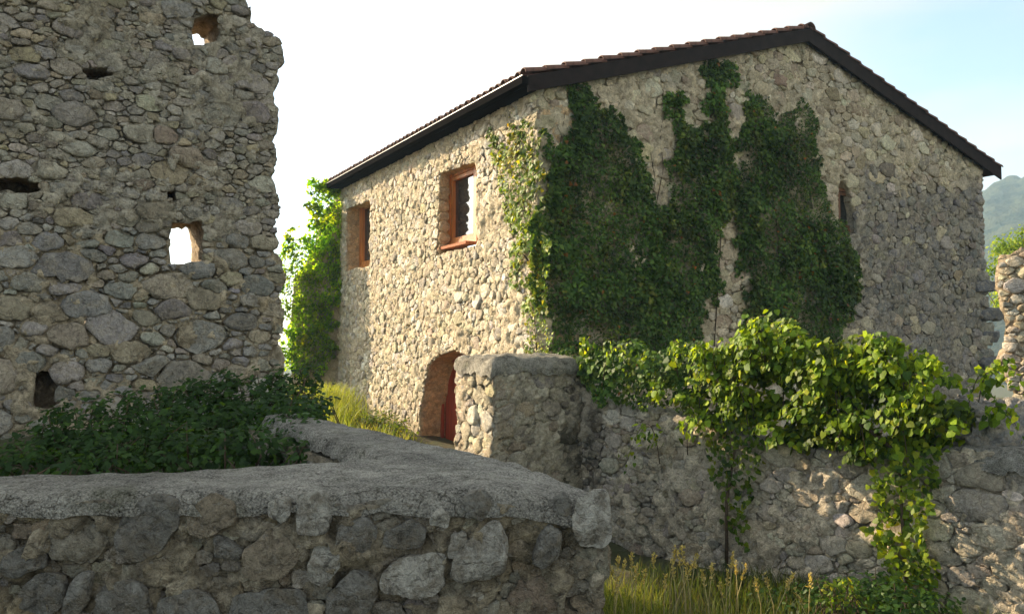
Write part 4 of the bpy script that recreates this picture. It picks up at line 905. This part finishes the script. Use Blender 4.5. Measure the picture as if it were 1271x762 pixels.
for k in range(30):
    x = g.uniform(800, 1190); yt = np.interp(x, [800, 860, 960, 1040, 1100, 1190], [440, 430, 398, 425, 420, 480]) + g.uniform(0, 90); e = g.choice([-1, 1]); sh.append(((x, yt + 50), (x + e * 8, yt - 12), (x + e * g.uniform(18, 34), yt + g.uniform(18, 50))))
stm = MB()
for k, (a_, b_, c_) in enumerate(sh):
    dep = g.uniform(.0, .22) - (.25 if a_[0] > 1180 else 0); pa, pb, pc = [WB.pt(*WB.px(*q), dep) for q in (a_, b_, c_)]; pb = pb + WB.n * .12; pc = pc + WB.n * .14; cv = []
    t = np.linspace(0, 1, 12)[:, None]; cv = (1 - t) ** 2 * pa + 2 * t * (1 - t) * (pb + (pb - (pa + pc) / 2) * .6) + t ** 2 * pc
    stm = MB(); stm.tube(cv, np.linspace(.006, .002, 12), 4); stm.build('stem', M['stem'], vine, smooth=True)
    m = 46; ti = g.uniform(.15, 1, m); base = np.stack([np.interp(ti, t[:, 0], cv[:, j]) for j in range(3)], 1)
    P.append(base + g.normal(0, .055, (m, 3)) - Z3 * .03); NN.append(WB.n * .6 + np.array(SUN) * .4 + Z3 * .25 + g.normal(0, .45, (m, 3))); SZ.append(.078 * (1.15 - .55 * ti) * (.7 + .6 * g.random(m))); TD.append(np.tile([0, 0, -.7], (m, 1))); LC.append(np.zeros(m)); CB.append(np.full(m, 1.25))  # shoot leaves brightened: sunlit tips put into the leaf colour
for q in ([(905, 700), (905, 620), (915, 560), (905, 500)], [(1135, 780), (1125, 690), (1120, 600), (1115, 520)], [(1115, 560), (1040, 500), (1030, 440)]):
    stm = MB(); stm.tube([WB.pt(*WB.px(*t), .06) for t in q], np.linspace(.022, .010, len(q)), 6); stm.build('stem', M['stem'], vine, smooth=True)
P = np.concatenate(P); NN = np.concatenate(NN); SZ = np.concatenate(SZ); TD = np.concatenate(TD)
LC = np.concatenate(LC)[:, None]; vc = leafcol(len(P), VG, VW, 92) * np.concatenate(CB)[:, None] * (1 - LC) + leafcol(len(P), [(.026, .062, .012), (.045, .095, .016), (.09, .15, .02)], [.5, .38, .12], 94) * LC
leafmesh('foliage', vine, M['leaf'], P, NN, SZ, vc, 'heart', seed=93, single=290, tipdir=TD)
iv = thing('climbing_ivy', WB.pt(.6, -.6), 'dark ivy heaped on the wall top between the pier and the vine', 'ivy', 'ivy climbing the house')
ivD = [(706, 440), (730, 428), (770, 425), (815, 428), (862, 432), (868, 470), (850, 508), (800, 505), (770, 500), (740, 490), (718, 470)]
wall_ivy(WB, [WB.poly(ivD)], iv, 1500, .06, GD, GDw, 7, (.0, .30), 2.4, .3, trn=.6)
# dark growth at the foot of the boundary wall
def bush(name, label, cat, group, cents, n, size, cols, ws, seed, kind='oval', mat=None, stemc=6, base=None, spread=(1, 1, 1)):
    g = np.random.default_rng(seed); P = []; NN = []; sm = MB(); c0 = np.array(cents[0][0]); root = c0.copy(); root[2] = base if base is not None else float(gz(c0[0], c0[1]))
    t = thing(name, root, label, cat, group)
    for c, r in cents:
        c = np.array(c); m = int(n * r * r * 12); d = g.normal(0, 1, (m, 3)); d /= np.linalg.norm(d, axis=1, keepdims=True); rr = r * g.random((m, 1)) ** .45 * (1 + .35 * fbm(d * 2 + c, 3)[:, None])
        P.append(c + d * rr * np.array(spread)); NN.append(d * .6 + np.array([0, -.3, .8]) + g.normal(0, .35, (m, 3)))
        for k in range(stemc):
            e = c + g.normal(0, .4, 3) * r; b = np.array([c[0] + g.normal(0, .12), c[1] + g.normal(0, .12), root[2]]); sm.tube([b, (b + e) / 2 + g.normal(0, .04, 3), e], [.008, .006, .003], 4)
    sm.build('stem', M['stem'], t, smooth=True, kind='stuff'); P = np.concatenate(P); NN = np.concatenate(NN); ok = P[:, 2] > root[2] - .02; P = P[ok]; NN = NN[ok]
    leafmesh('foliage', t, mat or M['leaf'], P, NN, size * (.55 + .9 * g.random(len(P))), leafcol(len(P), cols, ws, seed), kind, seed=seed, droop=.35); return t
DS = [(.024, .06, .014), (.036, .085, .017), (.055, .115, .022)]
DG = [(.030, .072, .014), (.05, .10, .018), (.08, .14, .025)]; DW = [.5, .35, .15]
def cen(l): return [(tuple(at(x, y, Y)), r) for x, y, Y, r in l]
bush('shrub', 'dark green shrub growing at the foot of the boundary wall', 'shrub', None, cen([(1040, 735, 8.1, .22), (1000, 742, 8.3, .20), (1085, 728, 7.9, .22), (1120, 742, 7.6, .22), (1160, 752, 7.3, .2), (1060, 750, 7.6, .25), (960, 748, 8.3, .2), (930, 755, 8.4, .18), (1110, 760, 7.2, .26), (1020, 760, 7.7, .22)]), 420, .055, DS, DW, 101, spread=(1.3, 1, .8))
bush('shrub', 'yellow green seedling shrub in front of the dark shrub by the wall', 'shrub', None, cen([(1032, 728, 7.4, .07), (1050, 722, 7.4, .08), (1040, 745, 7.4, .08), (1064, 738, 7.4, .07), (1025, 748, 7.4, .06)]), 560, .042, GY, GYw, 102)
bush('shrub', 'tall dark nettle like shrub below the ragged end of the ruined tower wall', 'shrub', 'undergrowth in the planting bed', cen([(368, 490, 6.9, .24), (335, 500, 6.8, .28), (300, 500, 6.6, .28), (262, 502, 6.5, .28), (232, 508, 6.4, .24), (355, 535, 6.2, .30), (388, 520, 6.2, .16), (300, 540, 6.0, .30), (250, 545, 5.9, .30), (378, 548, 5.3, .18), (345, 560, 5.0, .2), (300, 565, 4.8, .2), (380, 566, 4.7, .13), (250, 568, 4.8, .2), (368, 515, 5.7, .22), (345, 470, 6.9, .12), (380, 468, 6.8, .12), (285, 474, 6.7, .12), (240, 482, 6.6, .11), (400, 500, 6.4, .1)]), 520, .050, DS, DW, 103, kind='cut', base=.8)
bush('shrub', 'low dark green shrub spreading left in the bed behind the near wall', 'shrub', 'undergrowth in the planting bed', cen([(190, 522, 6.0, .26), (145, 530, 5.8, .25), (98, 540, 5.7, .25), (60, 555, 5.6, .22), (210, 550, 5.4, .25), (150, 560, 5.3, .24), (20, 572, 5.2, .16), (110, 570, 5.0, .2), (75, 515, 6.2, .12), (45, 575, 4.9, .15), (200, 572, 4.7, .17), (0, 580, 4.8, .12), (150, 575, 4.6, .14), (85, 580, 4.6, .12), (165, 495, 6.2, .1), (120, 505, 6.0, .1), (205, 490, 6.3, .11)]), 520, .048, DS, DW, 104, kind='cut', base=.8)
bush('shrub', 'small bright green weed growing against the side wall left of the door', 'shrub', None, cen([(478, 520, 14.6, .22), (462, 522, 14.8, .22), (495, 530, 14.4, .2), (445, 520, 15, .2), (482, 540, 14.2, .25), (510, 542, 14.1, .14)]), 420, .05, GY, GYw, 105)

# ------------------------------------------------------------------ grass
def blades(name, P, h, wdt, cols, ws, seed, lean=.25, mat=None, **k):
    g = np.random.default_rng(seed); n = len(P); a = g.random(n) * 2 * math.pi; h = h * (.55 + .9 * g.random(n)); b = np.column_stack([np.cos(a), np.sin(a), a * 0]) * wdt / 2
    ld_ = np.column_stack([g.normal(0, lean, n), g.normal(0, lean, n), np.zeros(n)]) * h[:, None]
    p0, p1, p2, p3 = P, P + Z3 * h[:, None] * .4 + ld_ * .15, P + Z3 * h[:, None] * .75 + ld_ * .5, P + Z3 * h[:, None] * .97 + ld_
    V = np.stack([p0 - b, p0 + b, p1 - b * .9, p1 + b * .9, p2 - b * .6, p2 + b * .6, p3 - b * .08, p3 + b * .08], 1).reshape(-1, 3); i = np.arange(n)[:, None] * 8
    F = np.concatenate([i + [0, 1, 3, 2], i + [2, 3, 5, 4], i + [4, 5, 7, 6]]); C_ = np.repeat(leafcol(n, cols, ws, seed), 8, 0)
    return mesh(name, V, F, mat or M['grass'], None, col=C_, **k)
GR = [(.12, .17, .03), (.20, .23, .05), (.30, .29, .10), (.07, .12, .02)]; GRW = [.35, .3, .15, .2]
g = np.random.default_rng(120); n = 4200; q = np.column_stack([g.uniform(.4, 1.5, n), g.uniform(5.6, 8.6, n)]); k = fbm(np.column_stack([q * 1.3, q[:, 0] * 0]), 3) > -.35; q = q[k]
k = (q[:, 1] + .67 * (q[:, 0] - 1.0) < 10.7); q = q[k]
tag(blades('grass', np.column_stack([q, gz(q[:, 0], q[:, 1]) - .02]), .27, .008, GR, GRW, 121), 'bright green grass in the hollow beside the near wall corner', 'grass', kind='stuff')
n = 11000; q = np.column_stack([g.uniform(1.3, 5.2, n), g.uniform(5.6, 9.2, n)]); q = q[q[:, 1] < 10.95 - .95 * (q[:, 0] - 1.0) - .15]
tag(blades('grass', np.column_stack([q, gz(q[:, 0], q[:, 1]) - .02]), .22, .009, [(.04, .07, .016), (.07, .10, .025), (.12, .12, .05)], [.5, .35, .15], 122), 'dark grass along the foot of the boundary wall', 'grass', kind='stuff')
n = 5200; tt_ = g.random(n); q = np.column_stack([-3.1 - 1.5 * tt_ + g.normal(0, .22, n), 14.4 + 4.2 * tt_ + g.normal(0, .6, n)])
dist = (np.column_stack([q, q[:, 0] * 0]) - WL.O) @ WL.n; q = q[dist > .08]
tag(blades('grass', np.column_stack([q, gz(q[:, 0], q[:, 1]) - .02]), .55, .014, [(.14, .20, .03), (.22, .27, .05), (.28, .30, .08)], [.4, .4, .2], 123), 'tall sunlit grass at the foot of the side wall', 'grass', kind='stuff')
n = 2500; q = np.column_stack([g.uniform(-3.0, -1.0, n), g.uniform(7.5, 12.5, n)])
tag(blades('grass', np.column_stack([q, gz(q[:, 0], q[:, 1]) - .02]), .25, .012, GR, GRW, 124), 'short grass between the low wall and the house', 'grass', kind='stuff')
# tall stalks with seed heads, each one a thing
heads = [(768, 692), (835, 700), (864, 690), (903, 712), (925, 705), (950, 716), (775, 700), (784, 690), (790, 706), (812, 692), (838, 682), (842, 688), (847, 684), (860, 700), (872, 712), (884, 704), (909, 690), (913, 698), (938, 722), (982, 718), (756, 700), (800, 712), (826, 716), (766, 720), (852, 704), (988, 735), (894, 728), (1006, 716)]
g = np.random.default_rng(140)
stm_l = ['dry grass stalk with a seed head rising beside the corner of the near wall', 'dry grass stalk with a seed head in front of the shaded boundary wall']
heads.sort(); ords = 'first second third fourth fifth sixth seventh eighth ninth tenth eleventh twelfth thirteenth fourteenth fifteenth sixteenth seventeenth eighteenth nineteenth twentieth'.split() + ['twenty-first', 'twenty-second', 'twenty-third', 'twenty-fourth', 'twenty-fifth', 'twenty-sixth', 'second last', 'last']
for i, (x, y) in enumerate(heads):
    Yd = g.uniform(6.9, 7.6); tip = at(x, y, Yd); bx_ = tip[0] + g.normal(0, .08); by = Yd + g.normal(0, .05); b = np.array([bx_, by, float(gz(bx_, by)) - .02])
    root = thing('grass_stalk', b, ords[i] + ' dry grass stalk with a seed head, counted rightward from the near wall corner', 'grass stalk', 'dry stalks in the tall grass'); mid = (b + tip) / 2 + np.array([(b[0] - tip[0]) * .25, 0, .05]); m = MB(); m.tube([b, mid, tip], [.005, .0042, .003], 5); m.build('stem', M['straw'] if 'straw' in M else M.setdefault('straw', plain('straw', (.36, .30, .13), .8, .3, 40, .001)), root, smooth=True)
    k = 44; tdir = (tip - mid) / np.linalg.norm(tip - mid); t = g.uniform(-.11, .03, k); PP = tip + tdir * t[:, None] + g.normal(0, .007, (k, 3)); NN = g.normal(0, 1, (k, 3))
    V, F, C_, mm = leafarr(PP, NN, .028 * (.6 + .7 * g.random(k)), leafcol(k, [(.52, .44, .20), (.42, .39, .14)], [.6, .4], i), 'oval', droop=-1.2, seed=i); mesh('seed_head', V, F, M['grass'], root, col=C_)

# ------------------------------------------------------------------ tree and hill beyond
tc_ = at(1262, 300, 30); tree = thing('tree', (tc_[0], tc_[1], -2.0), 'sunlit yellow green tree beyond the ruined wall at the right edge', 'tree')
tm = MB(); b = np.array([tc_[0] + .4, tc_[1], -2.0]); tm.tube([b, b + [.1, 0, 3.5], b + [-.1, .1, 7]], [.16, .11, .05], 8)
g = np.random.default_rng(150); P = []; NN = []
for k in range(46):
    c = b + np.array([g.normal(0, .75), g.normal(0, .75), 4.6 + 3.2 * g.random()]); c[0] += .2
    rr = math.hypot(c[0] - b[0], c[1] - b[1])
    c[2] = min(c[2] + .4, 6.0 - rr * .55)
    tm.tube([b + [0, 0, 2.4], (b + [0, 0, 3] + c) / 2, c], [.04, .025, .01], 4); m = 170; d = g.normal(0, 1, (m, 3)); d /= np.linalg.norm(d, axis=1, keepdims=True)
    P.append(c + d * .46 * g.random((m, 1)) ** .4); NN.append(d + Z3 * .4 + g.normal(0, .3, (m, 3)))
tm.build('trunk', M['stem'], tree, smooth=True); P = np.concatenate(P); NN = np.concatenate(NN)
leafmesh('crown', tree, M['leaf'], P, NN, .13 * (.6 + .7 * g.random(len(P))), leafcol(len(P), [(.15, .24, .02), (.23, .30, .03), (.08, .15, .015)], [.45, .3, .25], 151), 'oval', seed=152)
th = np.radians(np.linspace(18, 75, 240)); rr = np.linspace(190, 550, 90); T_, R_ = np.meshgrid(th, rr, indexing='ij')
prof = np.interp(np.degrees(T_), [18, 24, 29, 31.2, 33, 38, 45, 55, 65, 75], [0, 50, 150, 168, 176, 182, 190, 150, 80, 0]) * np.clip((R_ - 190) / 240, 0, 1) ** .8 * np.clip((550 - R_) / 90, 0, 1) ** .5 * .455
Xh = R_ * np.sin(T_); Yh = R_ * np.cos(T_); Hh = -8 + prof * (1 + .10 * fbm(np.stack([Xh / 45, Yh / 45, Xh * 0], -1), 4)) + 1.6 * fbm(np.stack([Xh / 7, Yh / 7, Xh * 0 + 2], -1), 4, .7)
a_, b_ = Xh.shape; I = np.arange(a_ * b_).reshape(a_, b_)
m, nt, bs, o = mat_new('wooded_hill'); geo = N(nt, 'ShaderNodeNewGeometry'); n1 = noise(nt, geo.outputs['Position'], .10, 8, .7); n2 = noise(nt, geo.outputs['Position'], .5, 4, .7)
L(nt, mixc(nt, rng_(nt, n1, .46, .54, 0, 1), (.010, .026, .010), (.050, .062, .030)), bs.inputs['Base Color']); bs.inputs['Roughness'].default_value = 1
bm = N(nt, 'ShaderNodeBump'); bm.inputs['Distance'].default_value = 3; L(nt, n2, bm.inputs['Height']); L(nt, bm.outputs[0], bs.inputs['Normal']); L(nt, bs.outputs[0], o.inputs[0])
tag(mesh('hill', np.stack([Xh, Yh, Hh], -1).reshape(-1, 3), np.stack([I[:-1, :-1], I[1:, :-1], I[1:, 1:], I[:-1, 1:]], -1).reshape(-1, 4), m), kind='structure')

# ------------------------------------------------------------------ air
hz = MB(); x0, x1, y0, y1, z0, z1 = -620, 620, -620, 620, -12, 125
hz.hexa([(x0, y0, z0), (x1, y0, z0), (x1, y1, z0), (x0, y1, z0), (x0, y0, z1), (x1, y0, z1), (x1, y1, z1), (x0, y1, z1)])
m = bpy.data.materials.new('air'); m.use_nodes = True; nt = m.node_tree; nt.nodes.clear(); pv = N(nt, 'ShaderNodeVolumePrincipled'); ho = N(nt, 'ShaderNodeOutputMaterial')
pv.inputs['Color'].default_value = (.50, .76, 1.0, 1); pv.inputs['Density'].default_value = .0011; pv.inputs['Anisotropy'].default_value = .2; L(nt, pv.outputs[0], ho.inputs['Volume'])
o = hz.build('haze', m); o['kind'] = 'stuff'
